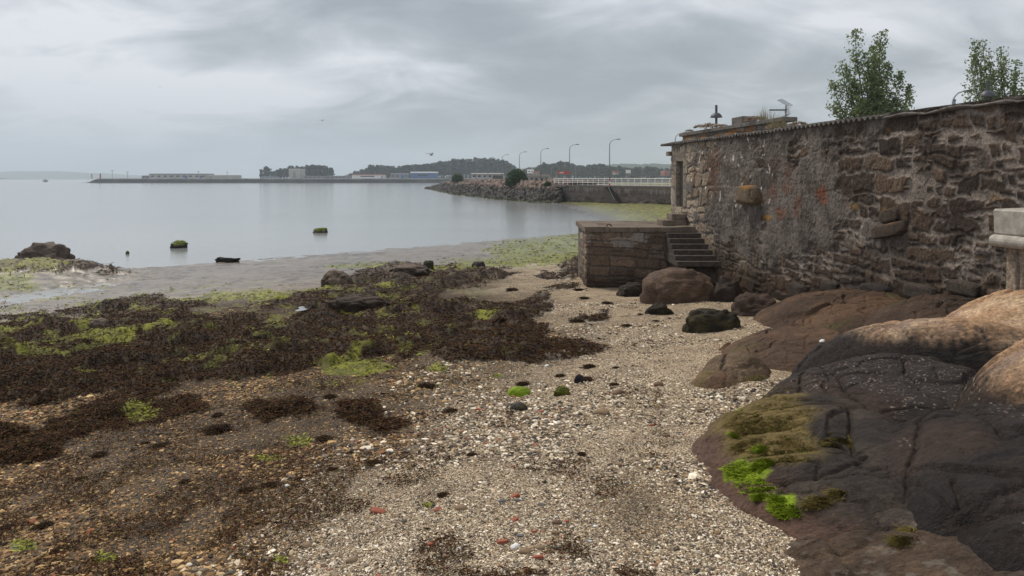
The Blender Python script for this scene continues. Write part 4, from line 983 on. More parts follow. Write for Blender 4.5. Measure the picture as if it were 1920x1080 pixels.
boulder('mossy green hump standing in the water farther out', 598, 437, 28, 10, 418, (.10, .12, .02), .8, col2=(.04, .045, .015), zbase=-.02, rough=.4)
boulder('tiny dark stone poking out of the shallow water', 238, 477, 7, 7, 419, (.03, .03, .02), .9, zbase=-.02, sub=2)
boulder('rounded stone capped with bright green algae on the shell gravel', 974, 744, 46, 15, 420, (.20, .29, .015), .7, col2=(.13, .19, .012), m=M['algae'], rough=.1)
boulder('flat black oval stone just below the green capped stone', 973, 771, 34, 13, 421, (.035, .036, .042), .65, col2=(.07, .06, .03), rough=.05)
boulder('small stone tufted with olive weed on the shell gravel', 1055, 741, 30, 15, 422, (.05, .042, .014), .8, col2=(.11, .12, .015), rough=.3)
boulder('narrow dark slate stone leaning among clumps', 1086, 719, 18, 16, 423, (.03, .03, .036), .4)

# small stones one can pick out on the gravel
def small(seed, kind):
    v, f = ICO[3]
    if kind == 'brick': b = np.sign(v) * np.abs(v) ** .45; b = b / np.abs(b).max() * [1, .55, .32]
    elif kind == 'slate': b = v * [1, .6, .18]
    else: b = v * [1, .75, .5]
    b = b * (1 + .2 * fbm(v[:, 0] * 1.5 + seed, v[:, 1] * 1.5, v[:, 2] * 1.5, seed, 3))[:, None]
    base = {'brick': (.30, .085, .045), 'slate': (.10, .105, .115), 'tan': (.22, .15, .09), 'white': (.75, .74, .72), 'brown': (.14, .085, .05)}[kind]
    return mesh_np(kind + '_stone', b, f, np.array(base) * (1 + .25 * fbm(v[:, 0] * 5, v[:, 1] * 5, v[:, 2] * 5, seed, 3))[:, None], kind != 'brick')
SM = {(k, i): small(500 + i + hash(k) % 1 + {'brick': 0, 'slate': 10, 'tan': 20, 'white': 30, 'brown': 40}[k], k) for k in ('brick', 'slate', 'tan', 'white', 'brown') for i in range(3)}
for me in SM.values(): me.materials.append(M['pebble'])
SL = {'brick': ('brick_fragment', 'worn red brick fragment lying on the shell gravel', 'brick fragment', 'red brick fragments on the gravel'), 'slate': ('slate_pebble', 'flat dark grey pebble lying on the shell gravel', 'pebble', 'grey slate pebbles on the gravel'),
      'tan': ('pebble', 'tan rounded stone lying on the shell gravel', 'pebble', 'tan stones on the gravel'), 'white': ('white_shard', 'bright white shard lying on the beach', 'shard', 'white shards on the beach'), 'brown': ('pebble', 'smooth brown stone lying on the shell gravel', 'pebble', 'brown stones on the gravel')}
SP = [('brick', 709, 961, 32), ('brick', 821, 957, 18), ('brick', 966, 931, 22), ('brick', 965, 976, 20), ('brick', 1001, 998, 14), ('brick', 809, 1021, 20), ('brick', 942, 1017, 24), ('brick', 1009, 1046, 24), ('brick', 990, 1072, 22), ('brick', 1063, 978, 12), ('brick', 899, 769, 16), ('brick', 1232, 791, 12),
      ('brick', 1013, 773, 14), ('brick', 1222, 798, 14), ('brick', 1140, 741, 12), ('brick', 825, 1013, 12), ('brick', 1047, 981, 16), ('brick', 1230, 1061, 12), ('slate', 942, 940, 20), ('slate', 972, 939, 20), ('slate', 1015, 947, 18), ('slate', 1045, 1028, 20), ('slate', 1092, 748, 16), ('slate', 1198, 724, 16), ('slate', 975, 1005, 22), ('slate', 1100, 960, 14), ('slate', 1275, 812, 12),
      ('tan', 865, 955, 30), ('tan', 985, 1035, 28), ('tan', 660, 1053, 28), ('tan', 1130, 775, 34), ('tan', 1011, 1029, 24), ('tan', 575, 1025, 26), ('tan', 845, 998, 18), ('tan', 1160, 873, 18), ('tan', 745, 970, 16), ('tan', 1040, 1000, 18), ('tan', 836, 1045, 20), ('brown', 1235, 722, 22), ('brown', 1160, 738, 28), ('brown', 985, 785, 20), ('brown', 880, 826, 18), ('brown', 655, 945, 18),
      ('brown', 1044, 981, 22), ('brown', 940, 800, 18), ('brown', 1250, 818, 16), ('white', 965, 1027, 22), ('white', 1116, 988, 12), ('white', 1106, 1016, 12), ('white', 540, 913, 16), ('white', 1025, 687, 12), ('white', 1547, 617, 12), ('white', 1540, 1030, 12), ('white', 860, 1030, 12)]
for i, (k, px, py, w) in enumerate(SP):
    nm, lb, ct, gp = SL[k]; x, d, z = at(px, py); o = tag(link(nm, SM[(k, i % 3)]), lb, ct, gp)
    if px == 1547: z += .12; lb = None
    s = w / F * d * .42; o.location = (x, d, z + s * .12); o.scale = (s, s, s); o.rotation_euler = (rng.uniform(-.2, .2), rng.uniform(-.2, .2), rng.uniform(-.8, .8))
    if (px, py) == (1547, 617): o.location = (4.28, 10.3, 1.66); tag(o, 'white shard lying on the brown rock shelf near the wall')
    if (px, py) == (1540, 1030): tag(o, 'white shard at the edge of the flat brown rock shelf')
    if (px, py) == (848, 548): tag(o, 'white scrap at the far edge of the seaweed bed')

# algae growing on the low rock: strands combed down its slope
def rock_algae():
    bpy.context.view_layer.update()
    dg = bpy.context.evaluated_depsgraph_get()
    def pick(ells, n):
        pts = []
        while len(pts) < n:
            ex, ey, rx, ry, rot_ = ells[rng.integers(0, len(ells))]
            a = rng.uniform(0, 6.28); r = math.sqrt(rng.uniform(0, 1)); u, v = rx * r * math.cos(a), ry * r * math.sin(a); cr, sr = math.cos(R(rot_)), math.sin(R(rot_))
            px, py = ex + u * cr - v * sr, ey + u * sr + v * cr
            if vn(px / 16., py / 8., 0, 77) + .35 * vn(px / 5., py / 3., 0, 78) + .7 * (1 - r) < -.1: continue
            d = Vector(((px - CX) / F, 1, (HY - py) / F)); hit = SC.ray_cast(dg, Vector((0, 0, H)), d.normalized())
            if hit[0] and hit[4].name.startswith('rock'): pts.append((hit[1], hit[2]))
        return pts
    def grow(name, label, ells, n, cols, ln, wd):
        pts = pick(ells, n); V = np.zeros((n, 8, 3)); C = np.zeros((n, 3)); cols = np.array(cols)
        for i, (p, nrm) in enumerate(pts):
            dn = Vector((0, 0, -1)) - nrm * nrm.dot(Vector((0, 0, -1))); dn = dn + Vector((-.25, -.35, 0)); dn.normalize()
            dn = (Matrix.Rotation(rng.normal(0, .45), 3, nrm) @ dn); sd = nrm.cross(dn).normalized(); L = ln * rng.uniform(.5, 1.4); w = wd * rng.uniform(.6, 1.3)
            for k, (t, pr) in enumerate(((0, .7), (.35, 1), (.7, .8), (1, .2))):
                q = p + dn * L * t + nrm * (.004 + .012 * t * (1 - t) * 4 * rng.uniform(.3, 1)) - nrm * .012 * t * t
                V[i, 2*k] = q - sd * w * pr; V[i, 2*k+1] = q + sd * w * pr
            C[i] = cols[rng.integers(0, len(cols))] * rng.uniform(.7, 1.25)
        q = np.array([[0, 1, 3, 2], [2, 3, 5, 4], [4, 5, 7, 6]])
        me = mesh_np(name, V.reshape(-1, 3), (q[None] + (np.arange(n) * 8)[:, None, None]).reshape(-1, 4), np.repeat(C, 8, 0))
        tag(link(name, me, M['algae']), label, 'algae', kind='stuff')
    grow('green_algae', 'bright green algae draped over the lower left face of the low rock', [(1392, 878, 36, 20, -12), (1412, 905, 34, 20, 25), (1432, 868, 22, 10, -20), (1425, 925, 16, 12, 0), (1458, 925, 16, 22, -25), (1478, 953, 28, 14, 15), (1430, 840, 12, 6, -20), (1395, 765, 4, 8, 20), (1378, 812, 7, 9, -30)], 13000,
         [(.27, .37, .018), (.35, .44, .03), (.19, .27, .015)], .06, .0028)
    grow('olive_algae', 'olive yellow filamentous algae combed over the low dark rock', [(1440, 745, 60, 46, 35), (1470, 775, 66, 42, 20), (1395, 770, 32, 46, 20), (1490, 840, 60, 24, -10), (1420, 830, 50, 30, 20), (1400, 800, 36, 40, 30), (1570, 820, 20, 12, 0), (1705, 1000, 26, 14, -20), (1550, 930, 40, 10, -20)], 20000,
         [(.17, .125, .034), (.23, .175, .05), (.13, .09, .03), (.15, .14, .03)], .08, .0026)
rock_algae()
# ------------------------------------------------------------------ quay, breakwater, street lamps
QE = [(-24, 300), (-18, 286), (-1.5, 187), (5.5, 146), (8.0, 126.5), (21.0, 96), (32.4, 70.4), (60, 50), (80, 0)]      # outer edge of the quay
def quay():
    # platform behind the edge
    inner = [(x + 11, d + 5) for x, d in QE]; top = 2.86
    pts = QE + [(140, -40), (140, 60), (48, 78)] + [(x, d) for x, d in reversed(inner[:6])]
    V = [(x, d, top) for x, d in pts] + [(x, d, -2) for x, d in pts]; n = len(pts)
    me = bpy.data.meshes.new('quay'); me.from_pydata(V, [], [tuple(range(n))] + [(i, (i + 1) % n, n + (i + 1) % n, n + i) for i in range(n)]); me.update()
    bm = bmesh.new(); bm.from_mesh(me); bmesh.ops.recalc_face_normals(bm, faces=bm.faces[:]); bm.to_mesh(me); bm.free()
    tag(link('quay_road', me, M['quaytop']), kind='structure')
M['quaytop'] = mat('quay paving', (.24, .22, .20), .9, nscale=.8, namp=.25)
quay()
def promenade():
    V = [(10, 8, 2.8), (11, -30, 2.8), (300, -30, 2.8), (300, 78, 2.8), (36, 60, 2.8), (10.6, 31, 2.8)]
    V2 = [(x, y, 0) for x, y, z in V]; n = len(V); me = bpy.data.meshes.new('promenade')
    me.from_pydata(V + V2, [], [tuple(range(n))] + [(i, n + i, n + (i + 1) % n, (i + 1) % n) for i in range(n)]); me.update()
    tag(link('promenade', me, M['quaytop']), kind='structure')
promenade()

def quay_wall():
    A, B = np.array([6.9, 125.5]), np.array([31.5, 70.0]); L = np.linalg.norm(B - A); t = (B - A) / L; n = np.array([t[1], -t[0]])
    root = empty('quay_wall', (A[0], A[1], 0)); tag(root, 'stained concrete quay wall carrying the white railing behind the cove', 'wall')
    S, Z = np.meshgrid(np.linspace(0, L, 520), np.linspace(-.6, 2.9, 60))
    out = .10 * fbm(S * .8, Z * 1.5, 0, 3, 4) + .35 * sst(1.1, .1, Z + .5 * fbm(S * .3, 0, 0, 4, 3)) * (.6 + fbm(S * .9, Z * 2, 0, 5, 3))
    st = fbm(S * 2.2, Z * .25, 0, 6, 4); c = lerp((.11, .085, .075), (.27, .23, .20), sst(1.75, 2.6, Z + .9 * st)); c = lerp(c, (.30, .27, .24), sst(2.62, 2.7, Z))
    c = lerp(c, (.030, .026, .020), sst(1.15, .6, Z + .7 * fbm(S * .5, Z, 0, 7, 4))); c = lerp(c, (.06, .065, .02), sst(.15, .5, fbm(S * 1.5, Z * 2, 0, 8, 3)) * sst(1.0, .3, Z))
    c = c * (1 + .25 * fbm(S * 4, Z * 6, 0, 9, 3))[..., None]
    P = np.stack([t[0] * S + n[0] * (out + .05), t[1] * S + n[1] * (out + .05), Z], -1)
    link('face', mesh_np('face', P.reshape(-1, 3), grid_faces(*S.shape), c.reshape(-1, 3), True), M['stone'], root)
    def bx(s0, s1, o0, o1, z0, z1, name, m):
        f = lambda s, o: (t[0] * s + n[0] * o, t[1] * s + n[1] * o)
        return MB().quadbox([(*f(s0, o1), z0), (*f(s1, o1), z0), (*f(s1, o0), z0), (*f(s0, o0), z0), (*f(s0, o1), z1), (*f(s1, o1), z1), (*f(s1, o0), z1), (*f(s0, o0), z1)]).build(name, m, root)
    bx(-.4, L, -.5, .28, 2.72, 2.92, 'coping', M['cap'])
    def s_of(px):                                                     # where a photo column meets the wall line
        k = (px - CX) / F; return (A[0] - k * A[1]) / (k * t[1] - t[0])
    bx(s_of(1040), s_of(1055), .1, .42, .3, 2.55, 'culvert_shade', M['glass']); bx(s_of(1037), s_of(1064), .1, .55, 2.55, 2.72, 'culvert_lintel', M['cap'])  # dark block put in for the shade inside the opening
    a = s_of(1143)
    for k in range(10):                                               # steps down the face
        o = bx(a + .42 * k, a + .42 * (k + 1) - .02, .1, .95, -.3, 2.68 - .25 * k, 'step', M['step'])
    b = MB(); f = lambda s, o: (t[0] * s + n[0] * o, t[1] * s + n[1] * o); b.tube([(*f(s_of(1151), .95), 2.7), (*f(s_of(1163.5), 1.0), .85)], .03, 5); b.build('handrail', M['steel'], root)
    # railing
    rr = empty('quay_railing', (A[0], A[1], 2.92)); tag(rr, 'white tubular railing along the top of the quay wall', 'railing')
    s = 0.2; xs = []
    while s < L: xs.append(s); s += 1.62
    for s in xs: p = f(s, -.1); MB().tube([(*p, 0), (*p, .96)], .045, 6).build('post', M['white'], rr)
    for z, r in ((.97, .045), (.66, .03), (.36, .03)): MB().tube([(*f(q, -.1), z) for q in (xs[0], xs[-1])], r, 6).build('rail', M['white'], rr)
quay_wall()

def breakwater():
    base = np.array([(-34, 296), (-31.8, 285), (-12.9, 180), (-1.8, 138), (4.4, 119), (7.4, 119)]); crest = np.array([(-31, 300), (-26.5, 288), (-7.0, 184), (2.6, 142), (7.6, 126.5), (9.6, 124)])
    tt = [0, .05, .5, .8, .96, 1.0]
    def P(u, v): 
        b = np.stack([np.interp(u, tt, base[:, k]) for k in (0, 1)], -1); c = np.stack([np.interp(u, tt, crest[:, k]) for k in (0, 1)], -1)
        xy = b * (1 - v)[..., None] + c * v[..., None]; return np.concatenate([xy, (v * np.interp(u, [0, .06, .3, 1], [.6, 2.2, 3.0, 3.2]))[..., None]], -1)
    U, Vv = np.meshgrid(np.linspace(0, 1, 800), np.concatenate([np.linspace(-.25, 1.0, 60), [1.4, 2.2]])); p = P(U, np.minimum(Vv, 1.0)); ex = np.clip(Vv - 1, 0, 2)
    p[..., 0] += ex * 6; p[..., 1] += ex * 3
    p[..., 2] += .30 * fbm(p[..., 0] * 1.3, p[..., 1] * .6, p[..., 2], 3, 4) + facets(p[..., 0] * 1.3 + p[..., 2] * .8, p[..., 1] * .6 + p[..., 2] * 1.2, 9, .7, .12)[0]
    tag(link('breakwater_bank', mesh_np('breakwater_bank', p.reshape(-1, 3), grid_faces(*U.shape), None, False), M['riprap']), kind='structure')
    shapes = []
    for k in range(8):
        v, f = ICO[2]; b = np.sign(v) * np.abs(v) ** .65; b = b * (1 + .3 * fbm(v[:, 0] * 1.2 + k, v[:, 1] * 1.2, v[:, 2] * 1.2, k, 3))[:, None] * [1, .8, .62]
        me = mesh_np('boulder', b, f, None, False); me.materials.append(M['riprap']); shapes.append(me)
    n = 0
    while n < 285:
        u = rng.uniform(0, 1) ** .72; v = rng.uniform(-.02, 1.04); q = P(np.array([u]), np.array([v]))[0]
        s = rng.uniform(.34, .66) * np.interp(u, [0, .5, 1], [1.45, 1.1, .85])
        o = link('boulder', shapes[n % 8]); o.location = (q[0], q[1], q[2] + .1); o.scale = (s, s, s); o.rotation_euler = tuple(rng.uniform(-.5, .5, 2)) + (rng.uniform(0, 6.28),)
        tag(o, 'brown angular boulder piled with others on the long breakwater slope', 'boulder', 'boulders heaped along the breakwater'); n += 1
breakwater()

def lamp_proto():
    root = empty('street_lamp', (0, 0, 0))
    MB().tube([(0, 0, .9), (0, 0, 5.7), (.04, 0, 6.05), (.18, 0, 6.32), (.42, 0, 6.52), (.75, 0, 6.62), (1.0, 0, 6.65)], [.075, .06, .055, .05, .045, .04, .04], 8).build('pole', M['steel'], root, True)
    b = MB(); 
    b.lathe([(.0, -.34), (.07, -.30), (.11, -.1), (.12, .12), (.07, .30), (0, .34)], n=10); me_v = [(z + 1.28, y, 6.68 + x * .55) for x, y, z in b.v]; b.v = me_v
    b.build('lamp_head', M['darksteel'], root, True)
    MB().tube([(0, 0, 0), (0, 0, .32)], .10, 8).build('base_band', M['red'], root); MB().tube([(0, 0, .32), (0, 0, .62)], .098, 8).build('base_band', M['white'], root)
    MB().tube([(0, 0, .62), (0, 0, .92)], .096, 8).build('base_band', M['red'], root)
    return root
def copy_tree(o, parent=None):
    c = o.copy(); COL.objects.link(c)
    if parent is not None: c.parent = parent
    for ch in o.children: copy_tree(ch, c)
    return c
LP = lamp_proto(); first = [True]
def lamp(px, d, label, z=2.9, rz=0, s=1.0):
    o = LP if first[0] else copy_tree(LP); first[0] = False
    o.location = ((px - CX) / F * d, d, z); o.rotation_euler = (0, 0, rz); o.scale = (s, s, s)
    tag(o, label, 'street lamp', 'curved street lamps along the quay'); return o
for px, d, lb in [(1143, 107.5, 'tallest looking curved street lamp of the quay row, red and white base beside the railing'), (1068, 124, 'curved street lamp rising behind the railing next to the red hoarding'), (1014, 141, 'curved street lamp between the big green bush and the red hoarding'),
                  (974, 158, 'curved street lamp standing straight behind the big green bush'), (941.5, 177, 'curved street lamp just left of the big green bush'), (915, 199, 'curved street lamp rising from the low container shed'),
                  (892.5, 219, 'thin distant lamp seventh from the front of the quay row'), (873.5, 240, 'thin distant lamp eighth from the front, above the small bush'), (857, 262, 'thin distant lamp ninth from the front of the quay row'), (843.5, 285, 'thin distant lamp farthest left in the quay row'),
                  (1266, 92, 'curved street lamp half hidden behind the far end of the shed roof'), (1447, 69, 'thin arched street lamp seen beneath the rusty aerial'), (1786, 48, 'arched street lamp over the roof just left of the second tree')]:
    lamp(px, d, lb, rz=0 if d > 60 else R(8))
for px, d, lb in [(1123, 330, 'faint far lamp left of the white sign tower'), (1135, 360, 'faint far lamp beside the nearest quay lamp'), (1079, 340, 'faint far lamp right of the red hoarding'), (1034, 350, 'faint far lamp left of the red hoarding')]:
    lamp(px, d, lb, z=3)

def dome_lamp(px, py_top, d, label):
    x = (px - CX) / F * d; top = H + (HY - py_top) / F * d; root = empty('dome_lamp', (x, d, 2.84)); tag(root, label, 'street lamp', 'dome street lamps on the promenade'); h = top - 2.84
    MB().box(-.06, .06, -.06, .06, 0, h).build('post', M['darksteel'], root)
    b = MB(); b.lathe([(.36, h - .75), (.355, h - .72), (.30, h - .60), (.20, h - .50), (.07, h - .455)], n=24); b.lathe([(.34, h - .745), (.0, h - .68)], n=24); b.build('lamp_shade', M['darksteel'], root, True)
    MB().lathe([(.16, h - .77), (.16, h - .70), (.07, h - .69)], n=16).build('lamp_glass', M['lamp_glass'], root)
dome_lamp(1343, 197, 45, 'grey dome street lamp on square post above the parapet'); dome_lamp(1852, 152, 37, 'grey dome street lamp in front of the second tree')
pl = empty('steel_post', ((1790 - CX) / F * 40, 40, 2.84)); tag(pl, 'short grey post top showing above the roof beside the arched lamp', 'post'); MB().tube([(0, 0, 0), (0, 0, H + (HY - 189) / F * 40 - 2.84)], .05, 10).build('shaft', M['steel'], pl); MB().tube([(0, 0, H + (HY - 189) / F * 40 - 2.84), (0, 0, H + (HY - 188) / F * 40 - 2.80)], .07, 10).build('cap', M['darksteel'], pl)

# ------------------------------------------------------------------ trees by the promenade
def poplar(label, limbs, d, leafn, seed):
    """limbs: (px, py) tips and where each leaves the trunk"""
    r = np.random.default_rng(seed); (bx, by) = limbs[0]; x0 = (bx - CX) / F * d
    root = empty('poplar_tree', (x0, d, 2.82)); tag(root, label, 'tree', 'young poplars behind the shed')
    w = lambda px, py: np.array([(px - CX) / F * d - x0, 0, H + (HY - py) / F * d - 2.82])
    tr = MB(); fork = np.array([0, 0, 1.9]); tr.tube([(0, 0, 0), tuple(fork * .5), tuple(fork)], [.17, .14, .13], 10); tops = []
    for i, (px, py, wt) in enumerate(limbs[1:]):
        tip = w(px, py); tip[1] = r.uniform(-1.0, 1.0); st = fork + np.array([0, 0, r.uniform(-.3, .9)]); m1 = st * .55 + tip * .45 + np.array([.25 * (tip[0] - st[0]), 0, -.06 * (tip[2] - st[2])]); pts = []
        for t in np.linspace(0, 1, 9): pts.append((1 - t) ** 2 * st + 2 * t * (1 - t) * m1 + t * t * tip + r.normal(0, .03, 3) * (0 < t < 1))
        tr.tube([tuple(p) for p in pts], list(np.linspace(.065, .012, 9)), 6); tops.append((pts, wt))
    Vs, Cs = [], []
    for pts, wt in tops:
        n = int(leafn * wt); pts = np.array(pts)
        for k in range(n):
            t = r.uniform(.16, 1.0); p = np.array([np.interp(t * 8, range(9), pts[:, j]) for j in range(3)]); L = (.18 + 1.0 * (1 - t) ** .75) * r.uniform(.15, 1) * (1 + .4 * math.sin(17 * t + wt * 9))
            a = r.uniform(0, 6.28); q = p + np.array([math.cos(a) * L, math.sin(a) * L, L * r.uniform(.1, .9)])
            if k % 9 == 0: tr.tube([tuple(p), tuple(q)], [.012, .006], 4, False)
            for j in range(4):
                c = q + r.normal(0, .085, 3); s = r.uniform(.045, .085); u = r.normal(0, 1, 3); u /= np.linalg.norm(u); v = np.cross(u, r.normal(0, 1, 3)); v /= np.linalg.norm(v)
                Vs += [c - u * s, c + v * s * .8, c + u * s * 1.1, c - v * s * .8]; g = r.uniform(.65, 1.35); Cs.append(np.array((.165, .215, .09) if r.random() < .7 else (.25, .30, .15)) * g)
    Fq = np.arange(len(Vs)).reshape(-1, 4); link('crown', mesh_np('crown', np.array(Vs), Fq, np.repeat(np.array(Cs), 4, 0)), M['leaf'], root); tr.build('trunk', M['bark'], root, True)
poplar('bushy green poplar rising behind the middle of the shed roof', [(1636, 400), (1600, 60, 1.2), (1640, 66, 1.2), (1652, 80, .8), (1622, 100, 1.0), (1590, 122, .8), (1577, 118, .6), (1574, 150, .7), (1668, 120, .9), (1689, 136, .8), (1700, 165, .8), (1714, 182, .5), (1645, 105, 1.1), (1632, 140, 1.2), (1660, 150, 1.1), (1610, 150, 1.1), (1570, 198, .5), (1680, 185, .8), (1600, 190, .9), (1715, 200, .4)], 42, 250, 61)
poplar('sparser poplar at the right edge above the shed roof', [(1880, 400), (1830, 74, .9), (1855, 76, 1.0), (1884, 86, 1.0), (1842, 100, .8), (1900, 105, .9), (1870, 92, .8), (1828, 112, .5), (1825, 150, .6), (1915, 112, .9), (1928, 130, .8), (1862, 130, .9), (1890, 140, .9), (1806, 172, .35), (1840, 170, .6), (1945, 150, .8), (1910, 165, .8)], 42, 165, 62)

# ------------------------------------------------------------------ bushes on the breakwater
def bush(label, px, py0, py1, wpx, d, seed, n=2600):
    r = np.random.default_rng(seed); x = (px - CX) / F * d; z0 = H + (HY - py0) / F * d; hgt = (py0 - py1) / F * d; rx = wpx / F * d / 2
    root = empty('bush', (x, d, z0)); tag(root, label, 'bush'); th = r.uniform(0, 6.28, n); ph = np.arccos(r.uniform(-.2, 1, n)); rad = r.uniform(.55, 1.0, n) * (1 + .22 * fbm(np.cos(th) * 2 + seed, np.sin(th) * 2, ph * 2, seed, 3))
    c = np.stack([rx * rad * np.sin(ph) * np.cos(th), rx * .8 * rad * np.sin(ph) * np.sin(th), hgt * rad * np.cos(ph) * .95 + .1], -1); u = r.normal(0, 1, (n, 3)); u /= np.linalg.norm(u, axis=1)[:, None]; v = np.cross(u, r.normal(0, 1, (n, 3))); v /= np.linalg.norm(v, axis=1)[:, None]
    s = (.05 * rx + .08) * r.uniform(.6, 1.4, (n, 1)); V = np.stack([c - u * s, c + v * s * .7, c + u * s, c - v * s * .7], 1).reshape(-1, 3)
    col = np.array((.045, .085, .022)) * r.uniform(.6, 1.5, (n, 1)); link('foliage', mesh_np('foliage', V, np.arange(4 * n).reshape(-1, 4), np.repeat(col, 4, 0)), M['leaf'], root)
    b = MB(); [b.tube([(0, 0, -.3), (rx * .5 * math.cos(a), rx * .4 * math.sin(a), hgt * .6)], [.07, .03], 5) for a in np.linspace(0, 5.5, 6)]; b.build('stems', M['bark'], root)
bush('big rounded green bush on top of the breakwater', 970, 345, 317, 46, 146, 71)
bush('small dark green bush near the breakwater tip', 858, 340, 325, 24, 225, 72, 1200)
bush('low green bush where the breakwater meets the railing', 1027, 349, 341, 16, 126, 73, 500)
def crest_green():
    n = 5000; u = rng.uniform(0, 1, n); x = np.interp(u, [0, .5, 1], [-20, 1.5, 8.5]) + rng.normal(0, .5, n) + .7; d = np.interp(u, [0, .5, 1], [255, 150, 128]) + rng.normal(0, 1.2, n); z = 2.9 + rng.uniform(0, .55, n) * (.4 + .6 * (fbm(d * .2, 0, 0, 5, 3) > -.1))
    V, Fc, C = fronds(x, d, z, rng.uniform(.2, .5, n), rng.uniform(.04, .1, n), rng.uniform(0, 6.28, n), rng.uniform(.05, .4, n), np.array((.075, .10, .032)) * rng.uniform(.6, 1.5, (n, 1)))
    tag(link('scrub', mesh_np('scrub', V, Fc, C), M['leaf']), 'low green scrub growing along the breakwater crest', 'scrub', kind='stuff')
crest_green()

# ------------------------------------------------------------------ far shore
FD = 683.0
def zof(py, d): return H + (HY - py) / F * d
def xof(px, d): return (px - CX) / F * d
def far_pier():
    d = FD; x0, x1 = xof(155, d), xof(1330, d); V = []
    n = 500; xs = np.linspace(x0, x1, n); prof = [(-3, -1), (0, .0), (1.6, 2.3), (2.0, 2.9), (2.4, 4.1), (3.0, 4.15), (900, 4.3)]
    S, K = np.meshgrid(xs, np.arange(len(prof))); P = np.zeros(S.shape + (3,)); P[..., 0] = S
    for k, (y, z) in enumerate(prof): P[k, :, 1] = d + y + .5 * fbm(xs * .3, k, 0, 3, 2); P[k, :, 2] = z * sst(x0, x0 + 14, xs) + .25 * fbm(xs * .4, k, 0, 4, 3) * (1 <= k <= 4)
    c = np.zeros(S.shape + (3,)); c[:] = (.26, .24, .21); c[:3] = (.022, .022, .022); c[3] = (.06, .055, .05); c[4] = (.25, .23, .20); c = c * (1 + .35 * fbm(S * .25, K * 3, 0, 5, 3))[..., None]
    tag(link('harbour_mole', mesh_np('harbour_mole', P.reshape(-1, 3), grid_faces(*S.shape), c.reshape(-1, 3), True), M['stone']), kind='structure')
far_pier()
def shed(name, label, px0, px1, py0, py1, d, wall, roof, cat='building', extra=None, roof_h=.18, depth=18, win=0, doors=()):
    x0, x1, z0, z1 = xof(px0, d), xof(px1, d), zof(py0, d) - .6, zof(py1, d); xm = (x0 + x1) / 2; root = empty(name, (xm, d, z0)); tag(root, label, cat); w = (x1 - x0) / 2; h = z1 - z0
    rh = max(.4, h * roof_h); MB().box(-w, w, 0, depth, 0, h - rh).build('wall', M[wall], root)
    MB().quadbox([(-w - .4, -.5, h - rh), (w + .4, -.5, h - rh), (w + .4, depth + .5, h - rh), (-w - .4, depth + .5, h - rh), (-w, .3, h), (w, .3, h), (w, depth - .3, h), (-w, depth - .3, h)]).build('roof', M[roof], root)
    for k in range(win):
        cx = -w + (k + .5) * 2 * w / win; MB().box(cx - w / win * .45, cx + w / win * .45, -.12, .05, (h - rh) * .45, (h - rh) * .75).build('window', M['glass'], root)
    for a, b, m in doors: MB().box(-w + a * 2 * w, -w + b * 2 * w, -.16, .05, .3, (h - rh) * .72).build('door', M[m], root)
    return root
D = FD + 30
shed('warehouse', 'long pale warehouse with dark roof on the harbour mole', 280, 387, 334, 325.5, D, 'farwall', 'farroof', win=9, doors=((.62, .67, 'farblue'), (.88, .92, 'farblue')))
shed('warehouse', 'plain low pale warehouse right of the dark roofed one', 388, 440, 334, 328, D, 'farwall', 'farwall', roof_h=.08, doors=((.1, .16, 'fargrey'),))
shed('shed', 'small grey shed at the left end of the long warehouse', 266, 280, 334, 329, D, 'fargrey', 'farroof', win=2)
shed('tower_block', 'square pale windowless tower block before the dark wood', 541.5, 562.5, 333.5, 316.5, D, 'farwall', 'farwall', roof_h=.06, win=0, doors=((.4, .6, 'fargrey'),))
shed('shed', 'low grey shed under the wood right of the tower block', 570, 610, 334, 330, D, 'fargrey', 'farroof', win=5)
shed('shed', 'low grey workshop between tower block and white warehouse', 612, 656, 334, 329.5, D, 'fargrey', 'farroof', win=6)
shed('warehouse', 'white warehouse with brown roof in the middle of the mole', 660, 718, 333.5, 326.5, D, 'white', 'tile', roof_h=.22, win=1, doors=((.95, .99, 'farblue'),))
shed('hall', 'grey two storey hall left of the blue hall', 733, 766, 333.5, 325, D, 'fargrey', 'fargrey', win=4, doors=((.6, .75, 'farblue'),))
shed('hall', 'blue hall with white roof beside the grey hall', 770, 818, 333.5, 321.8, D, 'farblue', 'white', roof_h=.2, win=1, doors=((.65, .92, 'farblue'),))
shed('shed', 'low white shed at the left foot of the dark wood', 490, 512, 334, 331, D, 'farwall', 'farblue', win=3)
shed('container_shed', 'long white and red container shed behind the breakwater lamps', 884, 944, 334, 324.5, 330, 'farwall', 'farwall', roof_h=.1, depth=8, win=6, doors=((.66, .98, 'bark'),))
shed('pavilion', 'low flat roofed pavilion right of the big bush', 992, 1030, 338, 327, 205, 'farwall', 'cap', roof_h=.28, depth=10, win=4, doors=((.3, .36, 'glass'),))
shed('house', 'white house high on the wooded shore behind the pavilion', 989, 1001, 324, 318, 718, 'white', 'white', win=2)
shed('house', 'small red roofed house behind the pavilion', 1000, 1012, 328, 321, 718, 'farwall', 'tile', roof_h=.5, win=2)
shed('house', 'pink house in the woods beside the shed corner', 1246, 1256, 328, 320, 718, 'tile', 'tile', roof_h=.5, win=2)
shed('house', 'small red roofed house in the woods near the white sign tower', 1153, 1160, 326, 321, 718, 'farwall', 'tile', roof_h=.5, win=1)
